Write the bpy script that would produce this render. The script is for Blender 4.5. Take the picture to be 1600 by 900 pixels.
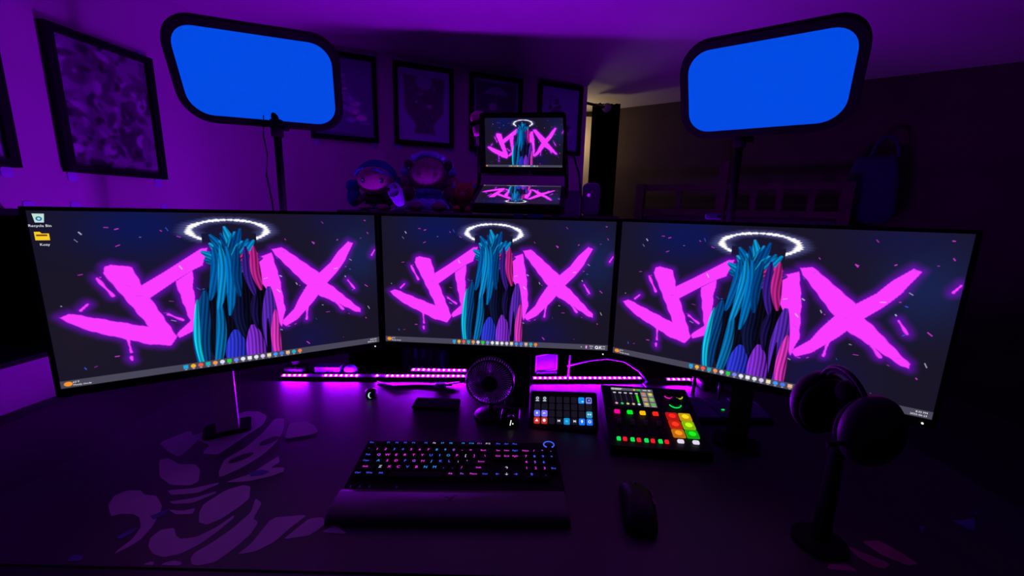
import bpy, math, random
import numpy as np
from mathutils import Matrix, Vector, Euler

for o in list(bpy.data.objects):
    bpy.data.objects.remove(o, do_unlink=True)
SC = bpy.context.scene
COL = SC.collection
R = math.radians
EYE = 1.5                      # camera height; z values below are often written relative to it
DESK = EYE - 0.55              # top of the (raised) standing desk
CEIL = EYE + 0.70

# ------------------------------------------------------------------ camera
cam_d = bpy.data.cameras.new('camera'); cam = bpy.data.objects.new('camera', cam_d); COL.objects.link(cam)
cam_d.sensor_width = 36; cam_d.lens = 629.3 * 36 / 1600; cam_d.clip_start = 0.01
P_, RO_ = R(10.88), R(1.39)
fw = Vector((0, math.cos(P_), -math.sin(P_))); u0 = Vector((0, math.sin(P_), math.cos(P_))); r0 = Vector((1, 0, 0))
rr = r0 * math.cos(RO_) + u0 * math.sin(RO_); uu = u0 * math.cos(RO_) - r0 * math.sin(RO_)
cm = Matrix((rr, uu, -fw)).transposed().to_4x4(); cm.translation = (0, 0, EYE)
cam.matrix_world = cm
SC.camera = cam
# ------------------------------------------------------------------ world, exposure
SC.view_settings.view_transform = 'Standard'; SC.view_settings.look = 'None'
SC.view_settings.gamma = 1; SC.view_settings.exposure = 0; SC.view_settings.use_curve_mapping = False
w = bpy.data.worlds.new('night'); SC.world = w; w.use_nodes = True
w.node_tree.nodes['Background'].inputs[0].default_value = (0, 0, 0, 1)
w.node_tree.nodes['Background'].inputs[1].default_value = 0.0


# the lamp of the next room, whose light falls through the doorway beside the curtain;
# all violet light comes from the LED diodes on the desk edge (see led_strip)
pl = bpy.data.lights.new('hall_lamp', 'POINT'); pl.color = (1.0, 0.72, 0.40); pl.energy = 1.3; pl.shadow_soft_size = 0.05
plo = bpy.data.objects.new('hall_lamp', pl); COL.objects.link(plo); plo.location = (0.37, 2.84, CEIL - 0.22)


# ------------------------------------------------------------------ materials
def lin(c):
    return tuple((v / 255 / 12.92) if v / 255 <= 0.04045 else ((v / 255 + 0.055) / 1.055) ** 2.4 for v in c)


MATS = {}


def mat(name, col, rough=0.6, metal=0.0, var=0.15, scale=40.0, bump=0.0, emit=None, estr=1.0, spec=0.5):
    if name in MATS:
        return MATS[name]
    m = bpy.data.materials.new(name); m.use_nodes = True
    nt = m.node_tree; b = nt.nodes['Principled BSDF']
    b.inputs['Roughness'].default_value = rough; b.inputs['Metallic'].default_value = metal
    b.inputs['Specular IOR Level'].default_value = spec
    tc = nt.nodes.new('ShaderNodeTexCoord'); nz = nt.nodes.new('ShaderNodeTexNoise')
    nz.inputs['Scale'].default_value = scale; nz.inputs['Detail'].default_value = 4
    nt.links.new(tc.outputs['Object'], nz.inputs['Vector'])
    cr = nt.nodes.new('ShaderNodeValToRGB')
    lo = [max(0, c * (1 - var)) for c in col]; hi = [min(1, c * (1 + var)) for c in col]
    cr.color_ramp.elements[0].position = 0.3; cr.color_ramp.elements[1].position = 0.7
    cr.color_ramp.elements[0].color = (*lo, 1); cr.color_ramp.elements[1].color = (*hi, 1)
    nt.links.new(nz.outputs['Fac'], cr.inputs['Fac']); nt.links.new(cr.outputs['Color'], b.inputs['Base Color'])
    if bump:
        bp = nt.nodes.new('ShaderNodeBump'); bp.inputs['Strength'].default_value = bump; bp.inputs['Distance'].default_value = 0.002
        nt.links.new(nz.outputs['Fac'], bp.inputs['Height']); nt.links.new(bp.outputs['Normal'], b.inputs['Normal'])
    if emit:
        b.inputs['Emission Color'].default_value = (*emit, 1); b.inputs['Emission Strength'].default_value = estr
    MATS[name] = m
    return m


def glow(name, rgb, s=1.0):
    return mat('glow_' + name, (0.01, 0.01, 0.01), 0.5, emit=lin(rgb), estr=s)


def attr_mat(name, emissive, rough=0.35):
    m = bpy.data.materials.new(name); m.use_nodes = True; nt = m.node_tree; b = nt.nodes['Principled BSDF']
    a = nt.nodes.new('ShaderNodeAttribute'); a.attribute_name = 'picture'
    b.inputs['Roughness'].default_value = rough
    if emissive:
        b.inputs['Base Color'].default_value = (0.003, 0.003, 0.004, 1); b.inputs['Specular IOR Level'].default_value = 0.15
        nt.links.new(a.outputs['Color'], b.inputs['Emission Color']); b.inputs['Emission Strength'].default_value = 1.0
    else:
        nt.links.new(a.outputs['Color'], b.inputs['Base Color'])
    return m


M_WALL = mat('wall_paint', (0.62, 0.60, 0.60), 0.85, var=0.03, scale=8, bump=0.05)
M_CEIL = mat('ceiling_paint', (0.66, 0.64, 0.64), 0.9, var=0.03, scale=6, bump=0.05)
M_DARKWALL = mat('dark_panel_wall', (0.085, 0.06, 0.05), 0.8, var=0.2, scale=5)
M_FLOOR = mat('carpet', (0.05, 0.045, 0.05), 0.95, var=0.4, scale=120, bump=0.4)
M_DESK = mat('desk_laminate', (0.012, 0.012, 0.013), 0.45, var=0.2, scale=60)
M_BLACK = mat('black_plastic', (0.008, 0.008, 0.009), 0.5, var=0.2, spec=0.25)
M_BLACKM = mat('black_matte', (0.006, 0.006, 0.007), 0.8, var=0.2, spec=0.25)
M_GLOSS = mat('black_gloss', (0.006, 0.006, 0.007), 0.12, var=0.1)
M_METAL = mat('dark_metal', (0.08, 0.08, 0.09), 0.35, metal=0.9, var=0.1)
M_SILVER = mat('silver_metal', (0.45, 0.45, 0.48), 0.3, metal=0.8, var=0.08)
M_MAT = mat('desk_mat_fabric', (0.034, 0.024, 0.036), 0.48, var=0.15, scale=400, bump=0.1, spec=0.6)
M_PRINT = mat('mat_print_pale', (0.46, 0.42, 0.46), 0.6, var=0.06, scale=20)
M_PRINTP = mat('mat_print_pink', (0.40, 0.08, 0.22), 0.7, var=0.2, scale=30)
M_PRINTB = mat('mat_print_blue', (0.08, 0.10, 0.30), 0.7, var=0.3, scale=30)
M_WOOD = mat('dark_wood', (0.10, 0.055, 0.045), 0.6, var=0.35, scale=14)
M_TAB = mat('adhesive_strip', (0.55, 0.62, 0.95), 0.6, var=0.05)
M_CURTAIN = mat('black_curtain', (0.003, 0.003, 0.0035), 0.95, var=0.3, scale=30, spec=0.0)


# ------------------------------------------------------------------ mesh helpers
def rrect(w, h, r, n=5):
    pts = []
    for cx, cy, a0 in ((w/2-r, h/2-r, 0), (-w/2+r, h/2-r, 90), (-w/2+r, -h/2+r, 180), (w/2-r, -h/2+r, 270)):
        for k in range(n + 1):
            a = R(a0 + 90 * k / n); pts.append((cx + r * math.cos(a), cy + r * math.sin(a)))
    return pts


XZ = Matrix(((1, 0, 0, 0), (0, 0, 1, 0), (0, 1, 0, 0), (0, 0, 0, 1)))   # polygon x,y -> x,z ; extrude along +y


class MB:
    def __init__(s):
        s.v = []; s.f = []

    def add(s, vs, fs, M=None):
        b = len(s.v)
        for p in vs:
            p = Vector(p); s.v.append(tuple(M @ p) if M else tuple(p))
        for f in fs:
            s.f.append([b + i for i in f])
        return s

    def box(s, c, d, M=None, taper=1.0):
        x, y, z = c; a, b, e = d[0]/2, d[1]/2, d[2]/2; t = taper
        vs = [(x-a, y-b, z-e), (x+a, y-b, z-e), (x+a, y+b, z-e), (x-a, y+b, z-e),
              (x-a*t, y-b*t, z+e), (x+a*t, y-b*t, z+e), (x+a*t, y+b*t, z+e), (x-a*t, y+b*t, z+e)]
        return s.add(vs, [(3, 2, 1, 0), (4, 5, 6, 7), (0, 1, 5, 4), (1, 2, 6, 5), (2, 3, 7, 6), (3, 0, 4, 7)], M)

    def prism(s, poly, z0, z1, M=None, inset=0.0):
        n = len(poly); cx = sum(p[0] for p in poly)/n; cy = sum(p[1] for p in poly)/n
        if inset:
            t = 1 - inset
            top = [(cx+(p[0]-cx)*t, cy+(p[1]-cy)*t, z1) for p in poly]
        else:
            top = [(p[0], p[1], z1) for p in poly]
        vs = [(p[0], p[1], z0) for p in poly] + top
        fs = [list(range(n))[::-1], list(range(n, 2*n))] + [(i, (i+1) % n, n+(i+1) % n, n+i) for i in range(n)]
        return s.add(vs, fs, M)

    def slab(s, w, h, z0, z1, r, bev, M=None, n=5):
        """rounded-rectangle slab (xy) with a chamfered rim on both faces"""
        rings = []
        for z, k in ((z0, bev), (z0+bev, 0), (z1-bev, 0), (z1, bev)):
            rings.append([(x, y, z) for x, y in rrect(w-2*k, h-2*k, max(r-k, 0.0005), n)])
        return s.loft(rings, M)

    def loft(s, rings, M=None, cap=True, close=True):
        n = len(rings[0]); vs = [p for r in rings for p in r]; fs = []
        for j in range(len(rings)-1):
            for i in range(n if close else n-1):
                k = (i+1) % n
                fs.append((j*n+i, j*n+k, (j+1)*n+k, (j+1)*n+i))
        if cap:
            fs.append(list(range(n))[::-1]); fs.append([(len(rings)-1)*n+i for i in range(n)])
        return s.add(vs, fs, M)

    def cyl(s, p0, p1, r0, r1=None, n=16, M=None):
        r1 = r0 if r1 is None else r1
        return s.tube([p0, p1], [r0, r1], n, M)

    def tube(s, path, r, n=8, M=None):
        path = [Vector(p) for p in path]; rs = r if isinstance(r, (list, tuple)) else [r]*len(path)
        rings = []; up = Vector((0, 0, 1))
        for i, p in enumerate(path):
            t = (path[min(i+1, len(path)-1)] - path[max(i-1, 0)]).normalized()
            a = t.cross(up)
            if a.length < 1e-3:
                a = t.cross(Vector((0, 1, 0)))
            a.normalize(); b = t.cross(a)
            rings.append([tuple(p + (a*math.cos(2*math.pi*k/n) + b*math.sin(2*math.pi*k/n))*rs[i]) for k in range(n)])
        return s.loft(rings, M)

    def lathe(s, prof, n=24, M=None):
        rings = [[(r*math.cos(2*math.pi*k/n), r*math.sin(2*math.pi*k/n), z) for k in range(n)] for r, z in prof]
        return s.loft(rings, M)

    def ell(s, c, d, nu=20, nv=12, M=None, zmin=-1.0, zmax=1.0):
        prof = []
        a0 = math.asin(zmin); a1 = math.asin(zmax)
        for j in range(nv+1):
            a = a0 + (a1-a0)*j/nv
            prof.append((max(math.cos(a), 0.002), math.sin(a)))
        rings = [[(c[0]+d[0]*r*math.cos(2*math.pi*k/nu), c[1]+d[1]*r*math.sin(2*math.pi*k/nu), c[2]+d[2]*z) for k in range(nu)] for r, z in prof]
        return s.loft(rings, M)

    def torus(s, R_, r, nu=32, nv=8, M=None, a0=0, a1=360):
        full = abs(a1-a0) >= 360; rings = []
        cnt = nu + (0 if full else 1)
        for i in range(cnt):
            a = R(a0 + (a1-a0)*i/nu)
            rings.append([((R_+r*math.cos(2*math.pi*k/nv))*math.cos(a), (R_+r*math.cos(2*math.pi*k/nv))*math.sin(a), r*math.sin(2*math.pi*k/nv)) for k in range(nv)])
        if full:
            rings.append(rings[0])
        return s.loft(rings, M, cap=not full)

    def mesh(s, name, m, smooth=False):
        me = bpy.data.meshes.new(name); me.from_pydata(s.v, [], s.f); me.update()
        if m:
            me.materials.append(m)
        if smooth:
            me.polygons.foreach_set('use_smooth', [len(p.vertices) <= 4 for p in me.polygons])
        return me

    def build(s, name, m, parent=None, smooth=False):
        return link(name, s.mesh(name, m, smooth), parent)


def link(name, me, parent=None, loc=None, rot=None):
    o = bpy.data.objects.new(name, me); COL.objects.link(o)
    if parent:
        o.parent = parent
    if loc is not None:
        o.location = loc
    if rot is not None:
        o.rotation_euler = rot
    return o


def tag(o, label=None, cat=None, group=None, kind=None):
    if label: o['label'] = label
    if cat: o['category'] = cat
    if group: o['group'] = group
    if kind: o['kind'] = kind
    return o


def thing(name, loc, rz=0, label=None, cat=None, group=None):
    o = bpy.data.objects.new(name, None); COL.objects.link(o); o.empty_display_size = 0.05
    o.location = loc; o.rotation_euler = (0, 0, rz)
    return tag(o, label, cat, group)


_TXT = {}


def text_mesh(body, size, m, align='CENTER', ext=0.0):
    key = (body, round(size, 5), m.name, align)
    if key in _TXT:
        return _TXT[key]
    c = bpy.data.curves.new('lettering', 'FONT'); c.body = body; c.size = size; c.align_x = align; c.align_y = 'CENTER'
    c.extrude = ext; c.resolution_u = 2
    o = bpy.data.objects.new('lettering', c); COL.objects.link(o)
    dg = bpy.context.evaluated_depsgraph_get()
    me = bpy.data.meshes.new_from_object(o.evaluated_get(dg)); me.name = 'lettering'
    bpy.data.objects.remove(o, do_unlink=True); bpy.data.curves.remove(c)
    me.materials.clear(); me.materials.append(m)
    _TXT[key] = me
    return me


def picture_mesh(name, img, w, h, m):
    """flat grid in local xz, facing -y, coloured point by point; img is (rows top->bottom, cols, 3) linear"""
    ny, nx = img.shape[:2]
    xs = np.linspace(-w/2, w/2, nx); zs = np.linspace(h/2, -h/2, ny)
    co = np.zeros((ny, nx, 3), np.float32); co[..., 0] = xs[None, :]; co[..., 2] = zs[:, None]
    i = np.arange(ny*nx).reshape(ny, nx)
    q = np.stack([i[1:, :-1], i[1:, 1:], i[:-1, 1:], i[:-1, :-1]], -1).reshape(-1, 4)
    me = bpy.data.meshes.new(name)
    me.vertices.add(ny*nx); me.vertices.foreach_set('co', co.ravel())
    me.loops.add(q.size); me.loops.foreach_set('vertex_index', q.ravel().astype(np.int32))
    me.polygons.add(len(q)); me.polygons.foreach_set('loop_start', np.arange(0, q.size, 4, dtype=np.int32))
    me.polygons.foreach_set('loop_total', np.full(len(q), 4, np.int32))
    me.update(calc_edges=True)
    at = me.color_attributes.new('picture', 'FLOAT_COLOR', 'POINT')
    rgba = np.ones((ny*nx, 4), np.float32); rgba[:, :3] = img.reshape(-1, 3)
    at.data.foreach_set('color', rgba.ravel())
    me.materials.append(m)
    return me


# ------------------------------------------------------------------ drawing of flat pictures (screens, prints)
def sd_poly(X, Y, poly):
    d = np.full(X.shape, 1e9); inside = np.zeros(X.shape, bool)
    n = len(poly)
    for i in range(n):
        ax, ay = poly[i]; bx, by = poly[(i+1) % n]
        ex, ey = bx-ax, by-ay; wx, wy = X-ax, Y-ay
        t = np.clip((wx*ex+wy*ey)/(ex*ex+ey*ey+1e-12), 0, 1)
        d = np.minimum(d, (wx-ex*t)**2+(wy-ey*t)**2)
        c = ((ay > Y) != (by > Y)) & (X < ex*(Y-ay)/(ey if abs(ey) > 1e-9 else 1e-9)+ax)
        inside ^= c
    d = np.sqrt(d)
    return np.where(inside, -d, d)


def over(img, mask, col):
    img[:] = img*(1-mask[..., None]) + np.asarray(col)*mask[..., None]


def cover(sd, px):
    return np.clip(0.5 - sd/px, 0, 1)


def wallpaper():
    nx, ny = 769, 433
    X, Y = np.meshgrid(np.linspace(0, 16, nx), np.linspace(0, 9, ny)); px = 16/(nx-1)
    rnd = np.random.RandomState(4)
    img = np.zeros((ny, nx, 3)); img[:] = lin((25, 21, 38))

    def blob(cx, cy, sx, sy, col, a):
        g = np.exp(-((X-cx)/sx)**2-((Y-cy)/sy)**2)*a
        over(img, g, lin(col))
    for b in ((4.0, 0.8, 2.4, 1.6, (8, 22, 90), .8), (14.8, 2.6, 1.6, 2.0, (24, 40, 95), .6), (11.5, 8, 1.6, 1.4, (20, 18, 80), .6),
              (13.5, .4, 2, 1, (20, 20, 70), .6), (1, 6.5, 2.2, 2.6, (30, 24, 40), .7), (8, 5, 3.2, 4, (28, 16, 60), .5)):
        blob(*b)
    PINK = lin((250, 60, 255))
    J = [(0.41, 5.28), (0.78, 5.11), (3.74, 6.22), (2.26, 3.14), (2.35, 2.81), (2.63, 2.7), (3.17, 2.83), (3.41, 2.9), (3.67, 3.82), (3.7, 4.0), (4.0, 4.72), (4.84, 6.93), (4.53, 7.39), (3.67, 7.21), (1.52, 6.18), (0.91, 5.76)]
    I1 = [(3.64, 3.88), (4.61, 3.24), (6.4, 1.97), (6.69, 1.96), (6.4, 2.95), (5.93, 3.2), (5.09, 3.77), (3.88, 4.67), (3.7, 4.12)]
    I2 = [(5.09, 3.77), (5.93, 3.14), (5.84, 4.17), (5.9, 6.39), (5.7, 6.65), (4.97, 6.99), (4.84, 6.81), (4.97, 6.61), (5.52, 6.09), (5.27, 4.8)]
    N = [(9.05, 2.6), (9.81, 2.31), (10.12, 3.91), (10.29, 5.97), (10.13, 6.6), (10.02, 6.98), (9.5, 6.12), (9.2, 4.29), (9.0, 3.1)]
    X1 = [(9.81, 2.11), (10.33, 2.02), (10.63, 2.22), (12.38, 3.73), (12.83, 4.42), (13.32, 4.88), (14.82, 6.42), (14.84, 6.66), (14.48, 6.55), (13.37, 5.86), (12.1, 5.11), (11.53, 4.4), (10.0, 2.48)]
    X2 = [(14.24, 1.71), (14.52, 1.87), (14.03, 2.94), (13.38, 3.8), (12.83, 4.42), (11.94, 5.54), (11.6, 5.92), (10.91, 6.69), (10.26, 7.03), (10.07, 6.79), (10.13, 6.6), (10.76, 5.96), (11.54, 4.58), (12.04, 3.96), (12.38, 3.73), (13.11, 3.09), (13.59, 2.37)]
    wob = 0.03*np.sin(X*5+Y*7)+0.012*np.sin(X*31-Y*23)
    sd = np.full(X.shape, 1e9)
    for p in (J, I1, I2, N, X1, X2):
        sd = np.minimum(sd, sd_poly(X, Y, p))
    for x0, y0, x1, y1, wd in ((2.8, 6.5, 2.84, 7.5, .05), (2.82, 7.8, 2.84, 7.95, .06), (2.0, 3.4, 2.5, 4.35, .06), (11.55, 5.9, 11.45, 6.7, .06),
                               (13.3, 5.8, 13.7, 6.3, .07), (14.1, 4.35, 14.5, 4.95, .05), (15.72, 2.7, 15.93, 2.35, .05), (4.6, 5.6, 5.2, 6.0, .05), (1.2, 5.0, 1.5, 4.7, .05)):
        ex, ey = x1-x0, y1-y0; t = np.clip(((X-x0)*ex+(Y-y0)*ey)/(ex*ex+ey*ey), 0, 1)
        sd = np.minimum(sd, np.hypot(X-x0-ex*t, Y-y0-ey*t)-wd)
    sd = sd + wob*0.6
    halo = np.clip(1-sd/0.45, 0, 1)**2*0.75
    over(img, halo, lin((110, 10, 190)))
    over(img, cover(sd, px*2.2), PINK)
    # sparks
    for k in range(85):
        x, y = rnd.uniform(0.3, 15.7), rnd.uniform(0.3, 8.4); L = rnd.uniform(0.02, 0.22); a = rnd.uniform(-0.6, 1.2)
        ex, ey = L*math.cos(a), L*math.sin(a)
        t = np.clip(((X-x)*ex+(Y-y)*ey)/(ex*ex+ey*ey), 0, 1)
        s_ = np.hypot(X-x-ex*t, Y-y-ey*t)-rnd.uniform(0.004, 0.026)
        over(img, cover(s_, px*1.3)*0.9, lin([(220, 60, 230), (190, 190, 220), (60, 90, 220)][rnd.choice(3, p=[.6, .25, .15])]))
    # plain abstract stand-in: upright cluster of brush strokes, blue to violet
    def leaf(x0, y0, x1, y1, wd, col, bend=0.0, p=.7):
        ex, ey = x1-x0, y1-y0; L = math.hypot(ex, ey)
        tc = np.clip(((X-x0)*ex+(Y-y0)*ey)/(L*L), 0, 1)
        nxn, nyn = -ey/L, ex/L
        side = (X-x0)*nxn+(Y-y0)*nyn - bend*np.sin(np.pi*tc)
        along = ((X-x0)*ex+(Y-y0)*ey)/(L*L)
        s_ = np.maximum(np.abs(side) - wd*np.clip(np.sin(np.pi*np.clip(along*.94+.03, 0, 1)), 0, 1)**p, np.maximum(-along, along-1)*L)
        shade = np.clip(0.62+0.30*np.sin(side*34+x0*5+np.sin(tc*7)*1.2)+0.30*side/wd, 0.10, 1.25)
        m_ = cover(s_, px*1.6)
        img[:] = img*(1-m_[..., None]) + (np.asarray(lin(col))*shade[..., None])*m_[..., None]
    for a in ((7.9, 3.4, 7.8, 9.3, 1.9, (12, 12, 30), 0, .5), (6.35, 4.4, 5.9, 9.6, .42, (8, 80, 150), .15), (5.95, 4.9, 5.95, 9.6, .16, (20, 205, 245), .2),
              (6.95, 4.8, 6.4, 9.6, .26, (10, 120, 190), -.2), (7.6, 6.9, 7.5, 9.8, .55, (50, 60, 225), 0), (8.5, 6.7, 8.6, 9.8, .50, (140, 50, 225), 0),
              (9.5, 4.4, 9.6, 9.6, .46, (95, 45, 190), .1), (9.75, 5.9, 9.75, 9.7, .26, (240, 60, 210), .1), (9.3, 6.4, 9.2, 9.6, .12, (14, 8, 26), 0),
              (7.9, 4.4, 8.0, 7.4, .34, (18, 24, 66), .1), (8.8, 4.6, 8.7, 7.0, .20, (30, 20, 80), .1)):
        leaf(*a)
    for k in range(17):
        a = R(196+k*9.4); r_ = 1.5+0.25*math.sin(k*2.1)
        col = [(0, 110, 190), (10, 150, 225), (0, 80, 160), (20, 170, 240)][k % 4]
        if k > 13: col = [(215, 40, 150), (100, 40, 170), (235, 50, 160)][k % 3]
        leaf(7.8, 3.6, 7.8+r_*.92*math.cos(a), 3.2+1.45*r_*math.sin(a), .28, col, .16 if k < 9 else -.16)
    for k, (x0, x1, y1, c) in enumerate(((7.0, 6.55, 5.0, (0, 100, 180)), (7.3, 6.9, 5.6, (15, 150, 225)), (7.6, 7.4, 6.0, (0, 120, 200)), (8.1, 8.0, 4.9, (0, 70, 140)), (8.5, 8.75, 4.9, (60, 30, 140)), (8.9, 9.1, 4.6, (200, 40, 150)))):
        leaf(x0, 1.9, x1, y1, .26, c, -.18 if k < 3 else .1)
    # ring above
    th = np.arctan2((Y-1.0)/.62, (X-7.8)/1.85); q = np.hypot((X-7.8)/1.85, (Y-1.0)/.62)
    s_ = np.abs(q-1)*0.95 - (0.075+0.018*np.sin(th*9)+0.020*np.sin(th*37+1)+0.014*np.sin(th*71))
    keep = np.where((Y > 1.15) & (np.abs(X-7.8) < 1.3), 0, 1)
    over(img, np.clip(1-s_/0.35, 0, 1)**2*0.45*keep, lin((120, 120, 200)))
    over(img, cover(s_, .05)*keep, (1.0, 0.98, 0.95))
    # task bar
    tb = (Y > 8.62)
    over(img, tb.astype(float), lin((72, 70, 88)))
    cols = [(20, 170, 230), (250, 180, 40), (240, 90, 70), (20, 180, 190), (240, 150, 90), (220, 220, 240), (30, 210, 70), (120, 130, 250), (230, 230, 250),
            (240, 240, 250), (230, 230, 240), (220, 200, 250), (240, 220, 180), (70, 150, 250), (70, 120, 240), (230, 180, 150), (20, 180, 200), (240, 130, 60)]
    for k, c in enumerate(cols):
        x = 5.05+k*0.345
        s_ = np.maximum(np.abs(X-x), np.abs(Y-8.79))-0.105 if k % 3 == 0 else np.hypot(X-x, Y-8.79)-0.115
        over(img, cover(s_, px*1.5), lin(c))
        over(img, cover(np.maximum(np.abs(X-x)-.05, np.abs(Y-8.95)-.015), px), lin((200, 200, 220)))
    over(img, cover(np.hypot((X-.28)/1.3, Y-8.8)-.12, px*1.5), lin((250, 150, 40)))
    return img


def print_art(seed, pale=(120, 110, 150), dark=(38, 26, 52), mode=0, nx=55, ny=77):
    rnd = np.random.RandomState(seed)
    X, Y = np.meshgrid(np.linspace(-1, 1, nx), np.linspace(-1.4, 1.4, ny))
    img = np.zeros((ny, nx, 3)); img[:] = lin(pale); px = 0.05
    tones = [lin([min(255, v*f_) for v in dark]) for f_ in (.6, .75, .9, 1.0, 1.2, 1.4)] + [lin([min(255, v*1.25) for v in pale])]
    if mode == 0:      # busy collage
        for k in range(150):
            c = tones[rnd.randint(len(tones))]; x, y = rnd.uniform(-1, 1), rnd.uniform(-1.4, 1.4)
            a, b = rnd.uniform(.05, .30)*(1.3-k/150), rnd.uniform(.04, .2)*(1.3-k/150); t = rnd.uniform(0, 3.1)
            u = (X-x)*math.cos(t)+(Y-y)*math.sin(t); v = -(X-x)*math.sin(t)+(Y-y)*math.cos(t)
            over(img, cover((np.hypot(u/a, v/b)-1)*b, px), c)
    elif mode == 1:    # border with a tall dark mass widening to the top
        mass = sd_poly(X, Y, [(-.82, -1.15), (.82, -1.15), (.75, .2), (.35, .75), (.42, 1.1), (-.42, 1.1), (-.35, .75), (-.75, .2)])
        over(img, cover(mass, .1), lin(dark))
        over(img, cover(np.hypot(X, Y+.95)-.32, .08), lin([v*.85 for v in pale]))
        for k in range(40):
            x, y = rnd.uniform(-.6, .6), rnd.uniform(-.8, 1.0)
            over(img, cover(np.hypot((X-x)/rnd.uniform(.5, 1.6), Y-y)-rnd.uniform(.03, .1), px)*(mass < -.05), tones[rnd.randint(len(tones))])
    elif mode == 2:    # dark field with pale arch and stem, light edge line
        over(img, cover(np.maximum(np.abs(X)-.9, np.abs(Y)-1.28), px), lin(dark))
        over(img, cover(sd_poly(X, Y, [(-.6, -.8), (-.3, -1.05), (0, -1.15), (.3, -1.05), (.6, -.8)]), px)*.6, lin(pale))
        over(img, cover(np.maximum(np.abs(X)-.015, np.abs(Y+.4)-.6), px)*.6, lin(pale))
        for k in range(25):
            x, y = rnd.uniform(-.3, .7), rnd.uniform(-.4, 1.2)
            over(img, cover(np.hypot((X-x)/rnd.uniform(.6, 1.5), Y-y)-rnd.uniform(.04, .16), px)*.6, tones[rnd.randint(len(tones))])
    else:              # sparse: a diagonal cluster of strokes on plain ground
        for k in range(45):
            t = rnd.rand(); x = -.55+1.1*t+rnd.normal(0, .14); y = -.9+1.7*t+rnd.normal(0, .2)
            a = rnd.uniform(.03, .2); b = rnd.uniform(.03, .12)
            over(img, cover((np.hypot((X-x)/a, (Y-y)/b)-1)*b, px), tones[rnd.randint(len(tones))])
    return img


# ================================================================== THE ROOM
C0 = Vector((-1.2002, 1.7967, 0)); DB = Vector((0.9254, 0.379, 0)).normalized(); DL = Vector((0.1308, 0.9914, 0)).normalized()
AB = math.atan2(DB.y, DB.x); AL = math.atan2(DL.y, DL.x)


def wall_slab(name, a, b, z0, z1, th, m):
    """wall from a to b; its room face is the a-b line, thickness goes to the left of a->b"""
    a, b = Vector(a), Vector(b); d = (b-a); L = d.length; o = link(name, MB().box((L/2, th/2, (z0+z1)/2), (L, th, z1-z0)).mesh(name, m), None, (a.x, a.y, 0), (0, 0, math.atan2(d.y, d.x)))
    return tag(o, kind='structure')


Lend = C0 - DL*3.6
wall_slab('wall_left', Lend, C0, 0, CEIL, 0.1, M_WALL)
wall_slab('wall_back', C0, C0+DB*1.7305, 0, CEIL, 0.1, M_WALL)
FA = Vector((0.10, 3.315, 0)); FD = Vector((0.841, -0.541, 0)).normalized()
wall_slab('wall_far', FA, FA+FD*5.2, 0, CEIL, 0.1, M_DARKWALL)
hs = C0+DB*1.7305
wall_slab('wall_hall', (-0.05, 2.42, 0), (-0.05, 3.5, 0), 0, CEIL, 0.1, M_WALL)
tag(MB().box((1.2, 0.9, -0.05), (6.4, 6.2, 0.1)).build('floor', M_FLOOR), kind='structure')
tag(MB().box((1.2, 0.9, CEIL+0.05), (6.4, 6.2, 0.1)).build('ceiling', M_CEIL), kind='structure')
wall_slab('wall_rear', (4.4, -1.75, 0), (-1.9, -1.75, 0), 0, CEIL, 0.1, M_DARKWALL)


# ------------------------------------------------------------------ framed prints
def framed(loc, ang, w, h, img, label, border=0.016, frame_w=0.02, mount=None):
    t = thing('framed_print', loc, ang, label, 'picture', 'black framed prints on the walls')
    b = MB()
    for (x, z, sx, sz) in ((0, frame_w/2, w, frame_w), (0, h-frame_w/2, w, frame_w), (-w/2+frame_w/2, h/2, frame_w, h-2*frame_w), (w/2-frame_w/2, h/2, frame_w, h-2*frame_w)):
        b.box((x, -0.011, z), (sx, 0.022, sz))
    b.build('frame', M_BLACKM, t)
    MB().box((0, -0.003, h/2), (w-2*frame_w+0.002, 0.006, h-2*frame_w+0.002)).build('backing_board', M_BLACKM, t)
    pm = picture_mesh('print', img, w-2*frame_w, h-2*frame_w, M_ART)
    link('print', pm, t, (0, -0.008, h/2))
    for (x, z) in mount or ():
        ms = MB().prism(rrect(0.024, 0.026, 0.006, 3), 0, 0.002, XZ)
        o = ms.build('adhesive_strip', M_TAB, t); o.location = (x, -0.0025, z)
    return t


M_ART = attr_mat('printed_paper', False, 0.4)


def onB(s, z): return (C0.x+DB.x*s, C0.y+DB.y*s, EYE+z)


def onL(s, z): return (C0.x-DL.x*s, C0.y-DL.y*s, EYE+z)


T_ = lambda w, h: [(-w/2+.02, -.012), (w/2-.02, -.012), (w/2-.02, h+.006)]
framed(onL(0.868, .078), AL, 0.29, 0.39, print_art(11, (165, 150, 190), (80, 60, 110), 3), 'black framed pale print, cut off, beside the busy collage print', mount=T_(.29, .39))
framed(onL(0.478, .078), AL, 0.29, 0.392, print_art(3, (150, 120, 165), (90, 52, 98), 0), 'black framed print with a busy purple collage on the left wall', mount=T_(.29, .392))
framed(onB(0.445, .300), AB, 0.288, 0.374, print_art(5, (118, 118, 175), (190, 185, 240), 3), 'black framed print half hidden behind the lit panel on its pole', mount=T_(.288, .374))
framed(onB(0.808, .305), AB, 0.288, 0.368, print_art(7, (190, 195, 255), (110, 75, 125), 1), 'black framed print with pale border and dark branching mass', mount=T_(.288, .368))
framed(onB(1.180, .301), AB, 0.286, 0.376, print_art(9, (175, 175, 240), (90, 62, 115), 2), 'black framed dark print with a pale arch, behind the prompter', mount=T_(.286, .376))
framed(onB(1.555, .318), AB, 0.272, 0.368, print_art(13, (170, 168, 240), (105, 72, 130), 3), 'black framed print next to the doorway curtain', mount=T_(.272, .368))
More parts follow.
